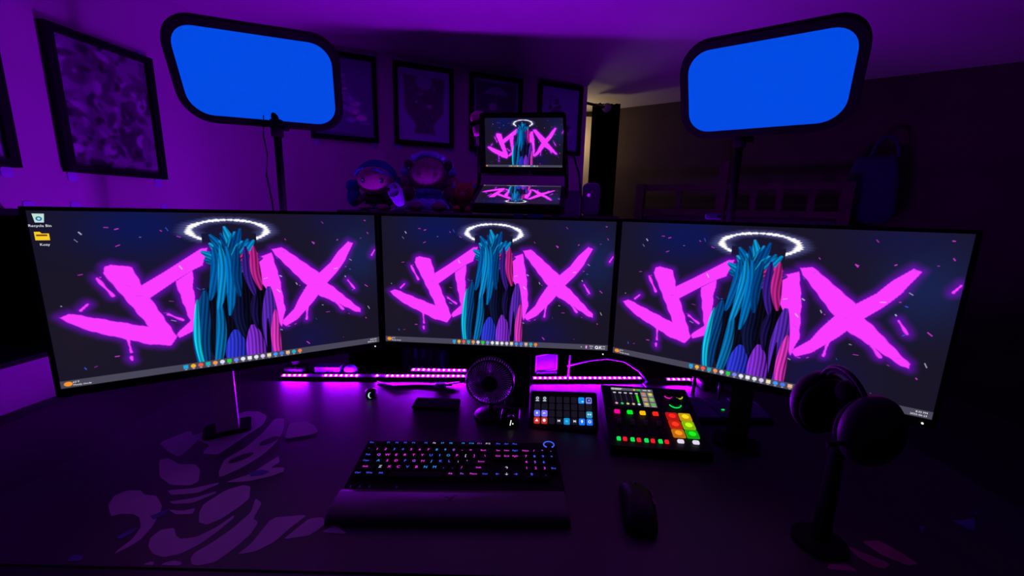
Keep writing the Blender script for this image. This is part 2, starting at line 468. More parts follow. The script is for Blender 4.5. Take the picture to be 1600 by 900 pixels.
for i, (s, z) in enumerate(((0.608, -.018), (0.344, -.021), (0.713, -.019))):
    o = MB().prism(rrect(0.024, 0.026, 0.006, 3), 0, 0.002, XZ).build('wall_strip', M_TAB)
    o.location = Vector(onL(s, z)) + Vector((math.sin(AL), -math.cos(AL), 0))*0.0025; o.rotation_euler = (0, 0, AL)
    tag(o, 'bare white adhesive strip on the wall under the collage print', 'strip', 'bare strips on the left wall')

# ------------------------------------------------------------------ doorway: rod, curtain
tag(MB().box((0,0,CEIL/2-.02),(.10,.03,CEIL-.05)).build('trim_1', mat('door_casing',(.75,.66,.56),.7,var=.04)), kind='structure').location=(.505,3.0,0)
rod = thing('curtain_rod', (0.41, 2.50, EYE+.622), 0, 'dark curtain rod with round finial above the doorway curtain', 'curtain rod')
MB().cyl((-0.03, -0.02, 0), (0.13, 0.09, 0), 0.008).build('rod', M_METAL, rod, True)
MB().ell((0.135, 0.093, 0), (0.027, 0.027, 0.027)).build('finial', mat('finial', (.30, .26, .34), .5), rod, True)
MB().box((-0.03, -0.0, 0), (0.02, 0.06, 0.05)).build('bracket', M_METAL, rod)
b = MB(); ring = []
n = 60
pts = [(0.466+0.168*k/n, 2.635+0.008*math.sin(k*0.7)+0.008*math.sin(k*0.31)) for k in range(n+1)]
outer = [(x, y-0.004) for x, y in pts] + [(x, y+0.004) for x, y in reversed(pts)]
tag(b.prism(outer, 0.02, EYE+.655).build('doorway_curtain', M_CURTAIN, smooth=True), 'long black curtain with folds hanging in the lit doorway', 'curtain')

# ------------------------------------------------------------------ far side: wooden bunk bed and hanging bag
bed = thing('wooden_bunk_bed', (0.80, 2.62, 0), math.atan2(FD.y, FD.x), 'dark wooden bunk bed with rails along the far wall', 'bed')
for x in (0.0, 0.46, 1.02):
    MB().box((x, 0, 0.84 if x != 0.46 else 0.9), (0.05, 0.05, 1.68 if x != 0.46 else 1.8)).build('post', M_WOOD, bed)
for z in (EYE+.015, EYE+.16):
    for x0, x1 in ((0.025, 0.435), (0.485, 0.995)):
        MB().box(((x0+x1)/2, 0, z), (x1-x0, 0.03, 0.035)).build('rail', M_WOOD, bed)
for x in (0.23, 0.62, 0.74, 0.88):
    MB().box((x, 0, EYE+.0875), (0.03, 0.02, 0.11)).build('slat', M_WOOD, bed)
MB().slab(1.0, 0.28, 0, 0.12, 0.03, 0.015).build('mattress', mat('dim_mattress', (.12, .07, .12), .9), bed).location = (0.51, 0.165, EYE-.12)
MB().box((0.51, 0.165, EYE-.14), (1.02, 0.29, 0.03)).build('bed_board', M_WOOD, bed)
bag = thing('hanging_bag', (1.80, 2.10, EYE-.02), math.atan2(FD.y, FD.x), 'dark blue cloth bag hanging beside the bunk bed', 'bag')
mb = MB(); M_BAG = mat('blue_cloth', (.035, .04, .11), .9, bump=.2)
rings = []
for z, w_, d_ in ((0, .16, .05), (.05, .22, .09), (.2, .21, .09), (.3, .17, .06), (.33, .14, .03)):
    rings.append([(x, y, z) for x, y in rrect(w_, d_, min(w_, d_)*.45, 4)])
mb.loft(rings).build('sack', M_BAG, bag, True)
MB().tube([(.03+.05*math.cos(R(a)), 0, .32+.10*math.sin(R(a))) for a in range(0, 181, 15)], .008, 8).build('strap', M_BAG, bag, True)
MB().cyl((0.03, 0, .425), (0.03, .16, .425), .006).build('hook', M_METAL, bag)

# ================================================================== DESK
desk = thing('standing_desk', (0.08, 0.78, 0), 0, 'long black standing desk under the three monitors', 'desk')
MB().slab(2.66, 1.04, DESK-0.028, DESK, 0.02, 0.004).build('desk_top', M_DESK, desk)
for sx in (-1, 1):
    MB().box((sx*0.85, 0.05, (DESK-0.028)/2+0.02), (0.08, 0.06, DESK-0.068)).build('leg', M_METAL, desk)
    MB().slab(0.08, 0.7, 0.0, 0.04, 0.015, 0.006).build('foot', M_METAL, desk).location = (sx*0.85, 0.05, 0)
MB().box((0, 0.05, DESK-0.06), (1.62, 0.05, 0.06)).build('cross_beam', M_METAL, desk)

dm = thing('desk_mat', (0, 0, DESK), 0, 'large black desk mat with pale swirling print under the keyboard', 'desk mat')
MB().slab(1.94, 0.672, 0.0, 0.0028, 0.02, 0.0008).build('mat_sheet', M_MAT, dm).location = (0.03, 0.856, 0)
P1 = [
[(-0.808, 0.844), (-0.778, 0.898), (-0.756, 0.877), (-0.732, 0.9), (-0.74, 0.952), (-0.707, 0.998), (-0.671, 0.998), (-0.637, 0.975), (-0.622, 0.933), (-0.632, 0.883), (-0.64, 0.827), (-0.645, 0.804), (-0.68, 0.807), (-0.688, 0.84), (-0.729, 0.858), (-0.727, 0.848), (-0.72, 0.81), (-0.722, 0.794), (-0.756, 0.809)],
[(-0.754, 0.782), (-0.738, 0.787), (-0.696, 0.767), (-0.666, 0.769), (-0.643, 0.753), (-0.618, 0.716), (-0.624, 0.703), (-0.663, 0.703), (-0.706, 0.727)],
[(-0.61, 0.964), (-0.586, 0.965), (-0.556, 0.908), (-0.544, 0.856), (-0.546, 0.808), (-0.562, 0.76), (-0.585, 0.728), (-0.6, 0.747), (-0.617, 0.788), (-0.6, 0.834), (-0.599, 0.895)],
[(-0.561, 0.945), (-0.522, 0.954), (-0.491, 0.934), (-0.47, 0.906), (-0.475, 0.895), (-0.533, 0.871)],
[(-0.565, 0.714), (-0.53, 0.742), (-0.52, 0.774), (-0.509, 0.805), (-0.494, 0.784), (-0.502, 0.763), (-0.474, 0.766), (-0.468, 0.752), (-0.486, 0.736), (-0.524, 0.718)],
[(-0.656, 0.688), (-0.613, 0.695), (-0.575, 0.714), (-0.574, 0.707), (-0.594, 0.682), (-0.639, 0.675)],
[(-0.629, 0.658), (-0.592, 0.668), (-0.562, 0.689), (-0.561, 0.681), (-0.583, 0.656), (-0.615, 0.652)],
[(-0.613, 0.638), (-0.585, 0.636), (-0.568, 0.643), (-0.562, 0.629), (-0.59, 0.627)],
[(-0.729, 0.645), (-0.742, 0.67), (-0.731, 0.685), (-0.706, 0.686), (-0.69, 0.675), (-0.664, 0.672), (-0.633, 0.648), (-0.621, 0.63), (-0.607, 0.597), (-0.602, 0.569), (-0.61, 0.552), (-0.617, 0.542), (-0.619, 0.549), (-0.616, 0.571), (-0.625, 0.597), (-0.647, 0.618), (-0.667, 0.626), (-0.688, 0.625), (-0.698, 0.619)],
[(-0.553, 0.633), (-0.561, 0.654), (-0.546, 0.693), (-0.523, 0.708), (-0.507, 0.705), (-0.488, 0.672), (-0.491, 0.653), (-0.503, 0.62), (-0.518, 0.605), (-0.536, 0.61)],
[(-0.578, 0.558), (-0.589, 0.574), (-0.587, 0.592), (-0.568, 0.597), (-0.552, 0.581), (-0.539, 0.574), (-0.515, 0.579), (-0.498, 0.601), (-0.488, 0.629), (-0.483, 0.623), (-0.49, 0.59), (-0.499, 0.565), (-0.515, 0.545), (-0.536, 0.538), (-0.558, 0.544)],
[(-0.493, 0.537), (-0.495, 0.548), (-0.482, 0.568), (-0.47, 0.596), (-0.462, 0.636), (-0.476, 0.672), (-0.457, 0.66), (-0.449, 0.622), (-0.435, 0.614), (-0.431, 0.587), (-0.439, 0.557), (-0.45, 0.532), (-0.47, 0.525), (-0.482, 0.526)],
[(-0.427, 0.546), (-0.418, 0.567), (-0.417, 0.625), (-0.358, 0.634), (-0.373, 0.602), (-0.382, 0.573), (-0.401, 0.553)],
[(-0.371, 0.578), (-0.361, 0.602), (-0.351, 0.625), (-0.33, 0.629), (-0.316, 0.617), (-0.323, 0.601), (-0.333, 0.587)],
[(-0.316, 0.595), (-0.299, 0.612), (-0.27, 0.593)],
[(-0.556, 0.524), (-0.549, 0.53), (-0.543, 0.529), (-0.54, 0.524)],
[(-0.528, 0.524), (-0.527, 0.528), (-0.515, 0.533), (-0.501, 0.53), (-0.499, 0.524)]]
P2 = [
[(0.516, 0.601), (0.531, 0.589), (0.528, 0.582), (0.513, 0.591)],
[(0.555, 0.612), (0.576, 0.605), (0.572, 0.585), (0.554, 0.587), (0.549, 0.602)],
[(0.534, 0.582), (0.545, 0.566), (0.558, 0.544), (0.539, 0.544), (0.511, 0.547), (0.522, 0.556), (0.534, 0.557)],
[(0.58, 0.595), (0.596, 0.581), (0.623, 0.559), (0.606, 0.549), (0.594, 0.552), (0.58, 0.571)],
[(0.615, 0.604), (0.647, 0.607), (0.661, 0.583), (0.67, 0.56), (0.65, 0.556), (0.624, 0.577)]]
P3 = [
[(0.828, 0.659), (0.849, 0.658), (0.884, 0.669), (0.844, 0.634), (0.833, 0.639)],
[(0.893, 0.682), (0.912, 0.688), (0.892, 0.673)],
[(0.751, 0.642), (0.764, 0.643), (0.743, 0.626)],
[(-0.537, 0.745), (-0.519, 0.756), (-0.496, 0.752), (-0.503, 0.739), (-0.525, 0.734)],
[(-0.644, 0.573), (-0.64, 0.588), (-0.629, 0.596), (-0.627, 0.583), (-0.635, 0.57)],
[(-0.631, 0.621), (-0.623, 0.63), (-0.614, 0.64), (-0.61, 0.625), (-0.618, 0.614)],
[(-0.674, 0.526), (-0.68, 0.539), (-0.662, 0.538), (-0.657, 0.528)]]


def ccw(p):
    a = sum(p[i][0]*p[(i+1) % len(p)][1]-p[(i+1) % len(p)][0]*p[i][1] for i in range(len(p)))
    return p if a > 0 else p[::-1]


def smoothed(p):
    q = []
    for i in range(len(p)):
        a, b = Vector(p[i]), Vector(p[(i+1) % len(p)])
        q += [tuple(a*.88+b*.12), tuple(a*.12+b*.88)]
    return q


for grp, m_, z_ in ((P1, M_PRINT, .0033), (P2, M_PRINTP, .0033), (P3, M_PRINTB, .0037)):
    for p in grp:
        MB().prism(smoothed(ccw(p)), 0.0026, z_, None).build('print_shape', m_, dm)
for (x, y, a, b_, t) in ((-.585, .795, .024, .011, .9), (-.563, .862, .022, .012, 1.0)):
    MB().prism([(x+a*math.cos(R(k))*math.cos(t)-b_*math.sin(R(k))*math.sin(t), y+a*math.cos(R(k))*math.sin(t)+b_*math.sin(R(k))*math.cos(t)) for k in range(0, 360, 20)], .0030, .0038).build('print_shape', M_MAT, dm)
MT = DESK + 0.0030      # resting height on the mat

# ================================================================== MONITORS
WALL_IMG = wallpaper()
M_SCREEN = attr_mat('lit_screen', True)
SCREEN_ME = picture_mesh('screen', WALL_IMG, 0.597, 0.336, M_SCREEN)
G_WHITE = glow('white_text', (235, 235, 245))
G_DOT = glow('power_dot', (255, 255, 250), 1.2)


def monitor(loc, yaw, label, icons=False, neck_dx=0.0, tray=False, neck_mat=None):
    t = thing('monitor', (loc[0], loc[1], MT), yaw, label, 'monitor', 'three monitors on the desk')
    zc = EYE+loc[2]-MT
    W, H = 0.597, 0.336
    b = MB(); bw = 0.007; ch = 0.016
    for (x, z, sx, sz) in ((0, zc+H/2+bw/2, W+2*bw, bw), (0, zc-H/2-ch/2, W+2*bw, ch), (-W/2-bw/2, zc, bw, H), (W/2+bw/2, zc, bw, H)):
        b.box((x, 0.004, z), (sx, 0.018, sz))
    b.build('bezel', M_BLACK, t)
    sc = link('screen', SCREEN_ME, t, (0, -0.001, zc))
    MB().slab(W+2*bw-.002, H+bw+ch-.002, 0, 0.03, 0.012, 0.006, XZ).build('back_shell', M_BLACKM, t).location = (0, 0.0135, zc-ch/2+bw/2)
    MB().cyl((W/2-.012, -.0055, zc-H/2-ch*.55), (W/2-.012, -.0075, zc-H/2-ch*.55), .0016, n=10).build('power_light', G_DOT, t)
    nm = neck_mat or M_BLACKM
    nk = MB().box((neck_dx, 0.062, (zc+0.02)/2+.004), (0.045, 0.035, zc+0.02)).build('stand_neck', nm, t)
    ft = MB().slab(0.10, 0.07, 0.0, 0.008, 0.012, 0.002, Matrix.Translation((neck_dx, 0.070, 0)))
    ft.build('stand_foot', M_BLACKM, t)

    def txt(body, size, x, y, align='LEFT', m=G_WHITE):
        o = link('screen_text', text_mesh(body, size, m, align), sc, (-W/2+x*W/16, -0.0012, H/2-y*H/9), (R(90), 0, 0)); return o
    txt('63\u00b0F', 0.0050, 0.46, 8.73); txt('Mostly cloudy', 0.0045, 0.46, 8.88)
    txt('8:35 PM', 0.0050, 15.82, 8.73, 'RIGHT'); txt('2025-06-23', 0.0050, 15.82, 8.88, 'RIGHT')
    if tray:
        txt('^', 0.008, 14.15, 8.84, 'CENTER'); txt('ENG', 0.0048, 14.85, 8.73, 'CENTER'); txt('US', 0.0048, 14.85, 8.88, 'CENTER')
        MB().prism(rrect(.004, .008, .0018, 3), 0, .0004, XZ).build('tray_icon', glow('tray_pink', (240, 150, 240)), sc).location = (-W/2+14.5*W/16, -.0012, H/2-8.8*H/9)
        MB().torus(.0034, .001, 16, 5, XZ).build('tray_icon', G_WHITE, sc).location = (-W/2+15.22*W/16, -.0012, H/2-8.8*H/9)
        MB().prism([(-.003, -.0015), (0, -.0035), (0, .0035), (-.003, .0015)], 0, .0004, XZ).build('tray_icon', G_WHITE, sc).location = (-W/2+15.5*W/16, -.0012, H/2-8.8*H/9)
    if icons:
        def pc(name, poly, x, y, m, dy=0.0):
            MB().prism(poly, 0, .0004, XZ).build(name, m, sc).location = (-W/2+x*W/16, -.0012-dy, H/2-y*H/9)
        pc('bin_icon', [(-.0055, -.0075), (.0055, -.0075), (.0075, .008), (-.0075, .008)], .38, .36, glow('bin', (190, 225, 215)))
        MB().torus(.0030, .0011, 12, 5, XZ).build('bin_icon_arrow', glow('binarrow', (30, 110, 170)), sc).location = (-W/2+.39*W/16, -.002, H/2-.38*H/9)
        txt('Recycle Bin', 0.0062, .38, .72, 'CENTER')
        pc('folder_icon', [(-.009, -.007), (.009, -.007), (.009, .005), (0, .005), (-.002, .008), (-.009, .008)], .38, 1.22, glow('folder', (245, 205, 40)))
        pc('folder_band', rrect(.014, .003, .001, 2), .38, 1.17, glow('folderband', (120, 60, 20)), .0006)
        txt('Kozy', 0.0062, .42, 1.62, 'CENTER')
    return t


monitor((-0.607, 0.878, -0.188), 0.565, 'black monitor with desktop icons in the corner, near the left wall', icons=True, neck_dx=-0.055, neck_mat=mat('silver_paint', (.5, .48, .52), .4, var=.05))
monitor((-0.042, 1.033, -0.189), -0.057, 'black monitor standing behind the small round fan', tray=True, neck_dx=0.075)
monitor((0.519, 0.840, -0.188), -0.565, 'black monitor half covered by the headset in front of it')


# ================================================================== LIGHT PANELS
M_PANEL = mat('blue_diffuser', (.004, .004, .004), .8, emit=(0.0, 0.070, 0.78), estr=1.0, spec=0.0)
M_HOUSE = mat('panel_housing', (.006, .005, .006), .85, var=.2, spec=.2)


def key_light(base, head, rot, w, h, label, cable=False):
    t = thing('key_light', (base[0], base[1], DESK), 0, label, 'light panel', 'blue light panels on poles')
    Mh = Matrix.Translation(Vector(head)-Vector((base[0], base[1], 0))+Vector((0, 0, EYE-DESK))) @ Euler(rot, 'XYZ').to_matrix().to_4x4()
    MB().slab(w+.044, h+.044, 0, .030, .072, .006, Mh @ XZ, 8).build('housing', M_HOUSE, t)
    di = MB().slab(w, h, -.0025, .002, .055, .001, Mh @ XZ, 8).build('diffuser', M_PANEL, t)
    rim = MB()
    rings = []
    for k, y in ((.000, -.002), (.020, -.006), (.022, 0.0)):
        rings.append([(x, y, z) for x, z in rrect(w+2*k, h+2*k, .055+k, 8)])
    rim.loft(rings, Mh, cap=False).build('rim', M_HOUSE, t)
    back = Mh @ Vector((0, .045, -h/2-.002)); top = Vector((0, 0, back.z))
    mid = Mh @ Vector((0, .035, -.02))
    MB().cyl(Mh @ Vector((0, .028, -.03)), Mh @ Vector((0, .06, -.03)), .022, .018).build('mount', M_HOUSE, t, True)
    jt = Mh @ Vector((0, .058, -.03))
    MB().tube([jt, (jt+Vector((0, 0, back.z-.02)))*.5, (0, 0, back.z-.03)], .010, 10).build('ball_arm', M_HOUSE, t, True)
    z1 = back.z-.02
    MB().cyl((0, 0, .03), (0, 0, z1*.62), .0135).build('pole', M_HOUSE, t, True)
    MB().cyl((0, 0, z1*.60), (0, 0, z1), .0105).build('inner_pole', M_HOUSE, t, True)
    MB().cyl((0, 0, z1*.94), (0, 0, z1*1.0), .017).build('collar', M_HOUSE, t, True)
    MB().cyl((.012, 0, z1*.97), (.034, -.006, z1*.97), .006, .009, 10).build('knob', M_HOUSE, t, True)
    MB().slab(.07, .05, 0, .03, .012, .005).build('clamp', M_BLACK, t)
    if cable:
        MB().tube([(-.03, -.01, z1+.02), (-.035, -.012, z1-.05), (-.028, -.012, z1-.10), (-.036, -.012, z1-.16), (-.026, -.012, z1-.24), (-.02, -.012, z1-.34)], .0022, 6).build('cable', M_BLACK, t, True)
    return t


key_light((-0.710, 1.262), (-0.716, 1.212, 0.343), (R(29), R(-.3), R(21)), .374, .220, 'glowing blue rounded light panel hiding part of a framed print', True)
key_light((0.648, 1.226), (0.634, 1.120, 0.3300), (R(32.8), R(.4), R(-34.6)), .360, .216, 'glowing blue rounded light panel over the dark side of the room')

# ================================================================== TELEPROMPTER
tp = thing('teleprompter', (0.016, 1.04, MT), R(-7.5), 'small teleprompter with lit tray screen and angled mirror glass above the monitors', 'teleprompter')
zE = EYE-MT
a24 = R(24)
ML = Matrix.Translation((0, -0.030, zE+.040)) @ Euler((R(-66.2), 0, 0)).to_matrix().to_4x4()
MB().slab(.224, .136, .0015, .026, .012, .004, ML @ XZ).build('tray', M_BLACK, tp)
low = MB()
FLIP = bpy.data.meshes.new('tray_screen')
img = WALL_IMG[::3, ::3][::-1].copy()
fm = picture_mesh('tray_screen', img, .200, .118, M_SCREEN)
o = link('tray_screen', fm, tp); o.matrix_local = ML
# mirror glass: hinge point and direction in local (y, z)
hy, hz_ = 1.083-1.04, zE+.085
dv = Vector((0, -.886, .464)); nv = Vector((0, -.464, -.886))
def gp(x, t, off=0.0): return Vector((x, hy, hz_)) + dv*t + nv*off
M_GLASS = mat('mirror_glass', (.97, .97, .98), .0, metal=1.0, var=.0)
g = MB(); q = [(-.112, .012), (.114, .012), (.103, .233), (-.068, .233)]
g.add([gp(x, t, .0005) for x, t in q]+[gp(x, t, -.003) for x, t in q], [(0, 1, 2, 3), (7, 6, 5, 4), (0, 4, 5, 1), (1, 5, 6, 2), (2, 6, 7, 3), (3, 7, 4, 0)])
g.build('mirror_glass', M_GLASS, tp)
fr = MB()
for (x0, t0), (x1, t1) in ((q[0], q[1]), (q[1], q[2]), (q[2], q[3]), (q[3], q[0])):
    fr.tube([gp(x0, t0, -.001), gp(x1, t1, -.001)], .0035, 8)
fr.build('glass_frame', M_HOUSE, tp)
for s in (-1, 1):
    MB().tube([gp(s*.112, .012), (s*.114, 0.02, zE+.058), (s*.114, -.02, zE+.035)], .005, 8).build('side_arm', M_HOUSE, tp)
MB().cyl((0, .100, 0), (0, .100, zE+.02), .012).build('pole', M_BLACK, tp, True)
MB().cyl((0, .100, zE+.01), (0, -.02, zE+.02), .012).build('pole_head', M_BLACK, tp, True)
MB().slab(.07, .06, 0, .02, .012, .004).build('pole_base', M_BLACK, tp).location = (0, .100, 0)
for x, c, w_ in ((.006, (40, 90, 240), .022), (0.045, (40, 90, 240), .036), (.092, (30, 190, 120), .015)):
    MB().box((0, 0, 0), (w_, .002, .008)).build('sticker', mat('sticker_%d' % int(x*1000), lin(c), .5), tp).location = (x, -.0865, zE-.012)
tag(MB().tube([(0.145, 1.05, EYE+.14), (0.165, 1.08, EYE+.10), (0.18, 1.10, EYE+.03), (0.185, 1.14, EYE-.1), (0.19, 1.20, EYE-.35), (0.19, 1.24, DESK+.003)], .003, 6).build('prompter_cable', M_BLACK, smooth=True), 'thin black cable hanging from the teleprompter to the desk', 'cable')

# ================================================================== SHELF AND PLUSH TOYS
sh = thing('bookcase', (-.12, 1.62, 0), 0, 'black open bookcase behind the monitors, plush toys on top', 'bookcase')
TOPZ = EYE-.012
for x in (-.5, .48):
    MB().box((x, 0, (TOPZ-.02)/2), (.02, .26, TOPZ-.02)).build('side_panel', M_BLACKM, sh)
MB().box((-.01, 0, TOPZ-.01), (1.02, .28, .02)).build('top_board', M_BLACKM, sh)
for z in (.12, .45, .74, 1.08):
    MB().box((-.01, 0, z), (.958, .25, .02)).build('shelf_board', M_BLACKM, sh)
MB().box((-.01, .127, TOPZ/2), (.958, .006, TOPZ-.04)).build('back_panel', M_BLACKM, sh)

UVB = (0.02, 0.16, 0.85)
M_TEAL = mat('teal_plush', (.015, .30, .30), .9, bump=.3, scale=90)
M_TEALL = mat('pale_teal_plush', (.02, .30, .45), .9, bump=.3, scale=90)
M_SKIN = mat('pink_plush', (.40, .03, .26), .9, bump=.2, scale=90)
M_MAUVE = mat('mauve_plush', (.24, .05, .18), .95, bump=.4, scale=120)
M_DRESS = mat('dark_dress', (.015, .012, .03), .9)
M_UVW = mat('pale_blue_fabric', (.25, .48, .90), .8)
M_UVP = mat('pale_violet_fabric', (.3, .25, .7), .8)
M_RED = mat('red_plush', (.40, .02, .06), .95, bump=.4, scale=120)
M_EYE = mat('dark_eye', (.01, .01, .02), .3)

# doll with teal hair
d1 = thing('plush_doll', (-.508, 1.56, TOPZ), R(4), 'plush doll with teal hair and pink face on the bookcase', 'plush toy')
MB().ell((0, 0, .104), (.064, .055, .054), 28, 16).build('head', M_SKIN, d1, True)
hb = MB(); hb.ell((0, .012, .112), (.070, .056, .062), 28, 10, None, .06, 1.0)
hb.ell((0, .030, .105), (.068, .045, .060), 24, 12)
hair = hb.build('hair', M_TEAL, d1, True)
fr = MB(); 
for x0, x1, zz in ((-.064, -.028, .128), (-.028, .062, .126)):
    fr.tube([(x0, -.030, .118 if x0 < -.05 else .140), ((x0+x1)/2, -.050, .134), (x1, -.050 if x1 < 0 else -.028, .140 if x1 < 0 else .118)], [.003, .004, .003], 6)
fr.build('fringe', M_TEALL, hair, True)
for s in (-1, 1):
    e = MB().ell((s*.030, -.0475, .098), (.007, .005, .009)).build('eye', M_EYE, d1, True)
    MB().ell((s*.030-.002, -.053, .100), (.003, .002, .003), 8, 6).build('eye_glint', M_UVW, e, True)
tl = MB(); tl.ell((-.080, 0, .082), (.024, .02, .022)); tl.ell((-.078, 0, .045), (.024, .02, .034))
tl.build('ponytail', M_TEALL, d1, True)
MB().ell((.072, .0, .095), (.016, .016, .024)).build('ponytail', M_TEAL, d1, True)
bd = MB(); rings = [[(r*math.cos(2*math.pi*k/20), .8*r*math.sin(2*math.pi*k/20), z) for k in range(20)] for r, z in ((.046, .004), (.048, .010), (.036, .04), (.026, .062))]
bd.loft(rings).build('dress', M_DRESS, d1, True)
for s in (-1, 1):
    MB().tube([(s*.026, -.01, .055), (s*.05, -.02, .036), (s*.056, -.026, .026)], [.010, .012, .010], 8).build('arm', mat('grey_sleeve', (.10, .07, .10), .9), d1, True)
    MB().ell((s*.030, -.038, .011), (.022, .03, .011)).build('foot', M_SKIN, d1, True)
MB().add([(0, -.045, .012), (-.02, -.046, .022), (-.018, -.046, .002), (.018, -.046, .002), (.02, -.046, .022)], [(0, 1, 2), (0, 3, 4)]).build('bow', M_UVW, d1)
# little bag plush
d2 = thing('bag_plush', (-.405, 1.50, TOPZ), R(-6), 'small pale bag shaped plush with a face between the two dolls', 'plush toy')
tilt = Matrix.Rotation(R(-22), 4, 'Y')
sk = MB(); rings = []
for z, w_, dd in ((.016, .030, .022), (.018, .036, .026), (.045, .042, .028), (.07, .052, .034), (.094, .040, .026), (.100, .028, .015)):
    rings.append([(x, y, z) for x, y in rrect(w_, dd, dd*.45, 4)])
sk.loft(rings, tilt).build('bag_body', M_UVP, d2, True)
MB().ell((-.012, 0, .008), (.018, .014, .012)).build('tail', M_UVP, d2, True)
for x, z in ((-.014, .083), (.012, .083)):
    MB().ell((x, -.0155, z), (.005, .004, .007), 12, 8, tilt).build('eye', M_EYE, d2, True)
MB().tube([(-.016, -.018, .062), (-.006, -.020, .056), (.008, -.020, .056), (.017, -.018, .064)], .0028, 6, tilt).build('mouth', M_EYE, d2, True)
# frilly toy
d3 = thing('frilled_plush', (-.324, 1.58, TOPZ), R(3), 'round mauve plush with blue frilled headband and skirt', 'plush toy')
MB().ell((0, 0, .118), (.068, .055, .062), 28, 16).build('head', M_MAUVE, d3, True)
for s in (-1, 1):
    MB().ell((s*.076, 0, .096), (.026, .022, .024)).build('hair_bun', M_MAUVE, d3, True)
    MB().ell((s*.074, -.01, .060), (.026, .024, .026)).build('arm', mat('dark_mauve', (.16, .03, .11), .95, bump=.3), d3, True)
    MB().ell((s*.036, -.045, .016), (.026, .035, .017)).build('foot', M_MAUVE, d3, True)
    MB().ell((s*.026, -.051, .112), (.008, .004, .010)).build('eye', mat('mauve_eye', (.17, .03, .13), .8), d3, True)
hd = MB()
for k in range(15):
    a = R(14+k*152/14)
    w_ = .013 if k % 2 else .016
    if k in (3, 11):
        continue
    hd.ell((.082*math.cos(a), -.012, .112+.076*math.sin(a)), (w_, .010, w_*.75), 10, 6)
hd.build('headband', M_UVW, d3, True)
for s in (-1, 1):
    MB().ell((s*.066, -.020, .153), (.014, .008, .016), 12, 8).build('headband_bow', M_EYE, d3, True)
MB().ell((0, -.004, .045), (.050, .040, .034)).build('body', mat('blue_dress', (.05, .16, .4), .9), d3, True)
skr = MB(); ringA = []
for r_, z, wv in ((.034, .052, 0), (.060, .034, .006), (.074, .012, .012), (.070, .004, .014)):
    ringA.append([((r_+wv*math.sin(k*9*2*math.pi/72))*math.cos(2*math.pi*k/72), .75*(r_+wv*math.sin(k*9*2*math.pi/72))*math.sin(2*math.pi*k/72)-.008, z) for k in range(72)])
skr.loft(ringA).build('skirt', M_UVW, d3, True)
col_ = MB()
for k in range(7):
    a = R(200+k*140/6); col_.ell((.034*math.cos(a), .03*math.sin(a)-.012, .066), (.013, .008, .010), 10, 6)
col_.build('collar', mat('blue_frill', (.1, .3, .6), .9), d3, True)
# red bear
d4 = thing('red_plush_bear', (-.200, 1.56, TOPZ), R(-5), 'small red plush bear at the end of the bookcase row', 'plush toy')
MB().ell((0, 0, .070), (.040, .034, .036)).build('head', M_RED, d4, True)
MB().ell((0, 0, .026), (.032, .026, .030)).build('body', mat('dark_red', (.08, .01, .02), .9), d4, True)
for s in (-1, 1):
    e = MB().ell((s*.034, 0, .098), (.014, .009, .016)).build('ear', M_RED, d4, True)
    MB().ell((s*.036, -.007, .096), (.006, .004, .012), 10, 8, Matrix.Translation((s*.036, 0, .096)) @ Matrix.Rotation(R(s*-20), 4, 'Y') @ Matrix.Translation((-s*.036, 0, -.096))).build('ear_lining', M_UVW, e, True)
    MB().ell((s*.022, -.03, .012), (.014, .022, .013)).build('foot', M_RED, d4, True)
    MB().ell((s*.036, -.008, .040), (.012, .012, .018)).build('arm', mat('dark_red', (.08, .01, .02), .9), d4, True)
    MB().ell((s*.015, -.031, .076), (.004, .003, .005), 10, 6).build('eye', M_EYE, d4, True)
MB().ell((0, -.034, .063), (.010, .006, .008)).build('muzzle', mat('pink_muzzle', (.5, .08, .25), .9), d4, True)

for d_, k_ in ((d1, 1.08), (d2, 1.05), (d3, 1.12), (d4, 1.05)):
    d_.scale = (k_, k_, k_)
d1.location.x -= .012; d4.location.x += .012
# pink toy hanging beside the prompter
pk = thing('pink_keepsake', (-.106, 1.20, EYE+.245), 0, 'bright pink cloth charm with white tag beside the teleprompter', 'charm')
M_PINKC = mat('pink_cloth', (.8, .06, .45), .8)
pk.scale = (.78, .78, .78)
mb = MB(); mb.ell((0.0, 0, .010), (.030, .022, .024)); mb.build('cap', M_PINKC, pk, True)
MB().loft([[(x, y, z) for x, y in rrect(w_, .03, .012, 3)] for z, w_ in ((-.052, .028), (-.04, .036), (-.015, .044), (-.008, .040))]).build('lower_cloth', M_PINKC, pk, True)
MB().box((0, -.004, -.008), (.05, .034, .016), Matrix.Rotation(R(-18), 4, 'Y')).build('dark_band', M_BLACKM, pk)
MB().loft([[(x, y, z) for x, y in rrect(w_, .01, .004, 3)] for z, w_ in ((-.085, .004), (-.072, .014), (-.060, .016))]).build('white_tag', mat('tag_white', (.6, .55, .45), .7), pk)
MB().tube([(-.01, 0, -.06), (-.016, 0, -.10), (-.008, 0, -.12)], .002, 6).build('cord', M_BLACK, pk)
MB().cyl((.0, .01, -.05), (.0, .06, -.322), .006).build('stem', M_BLACK, pk)
MB().cyl((.0, .06, -.318), (.0, .42, -.322), .006).build('holder_arm', M_BLACK, pk)

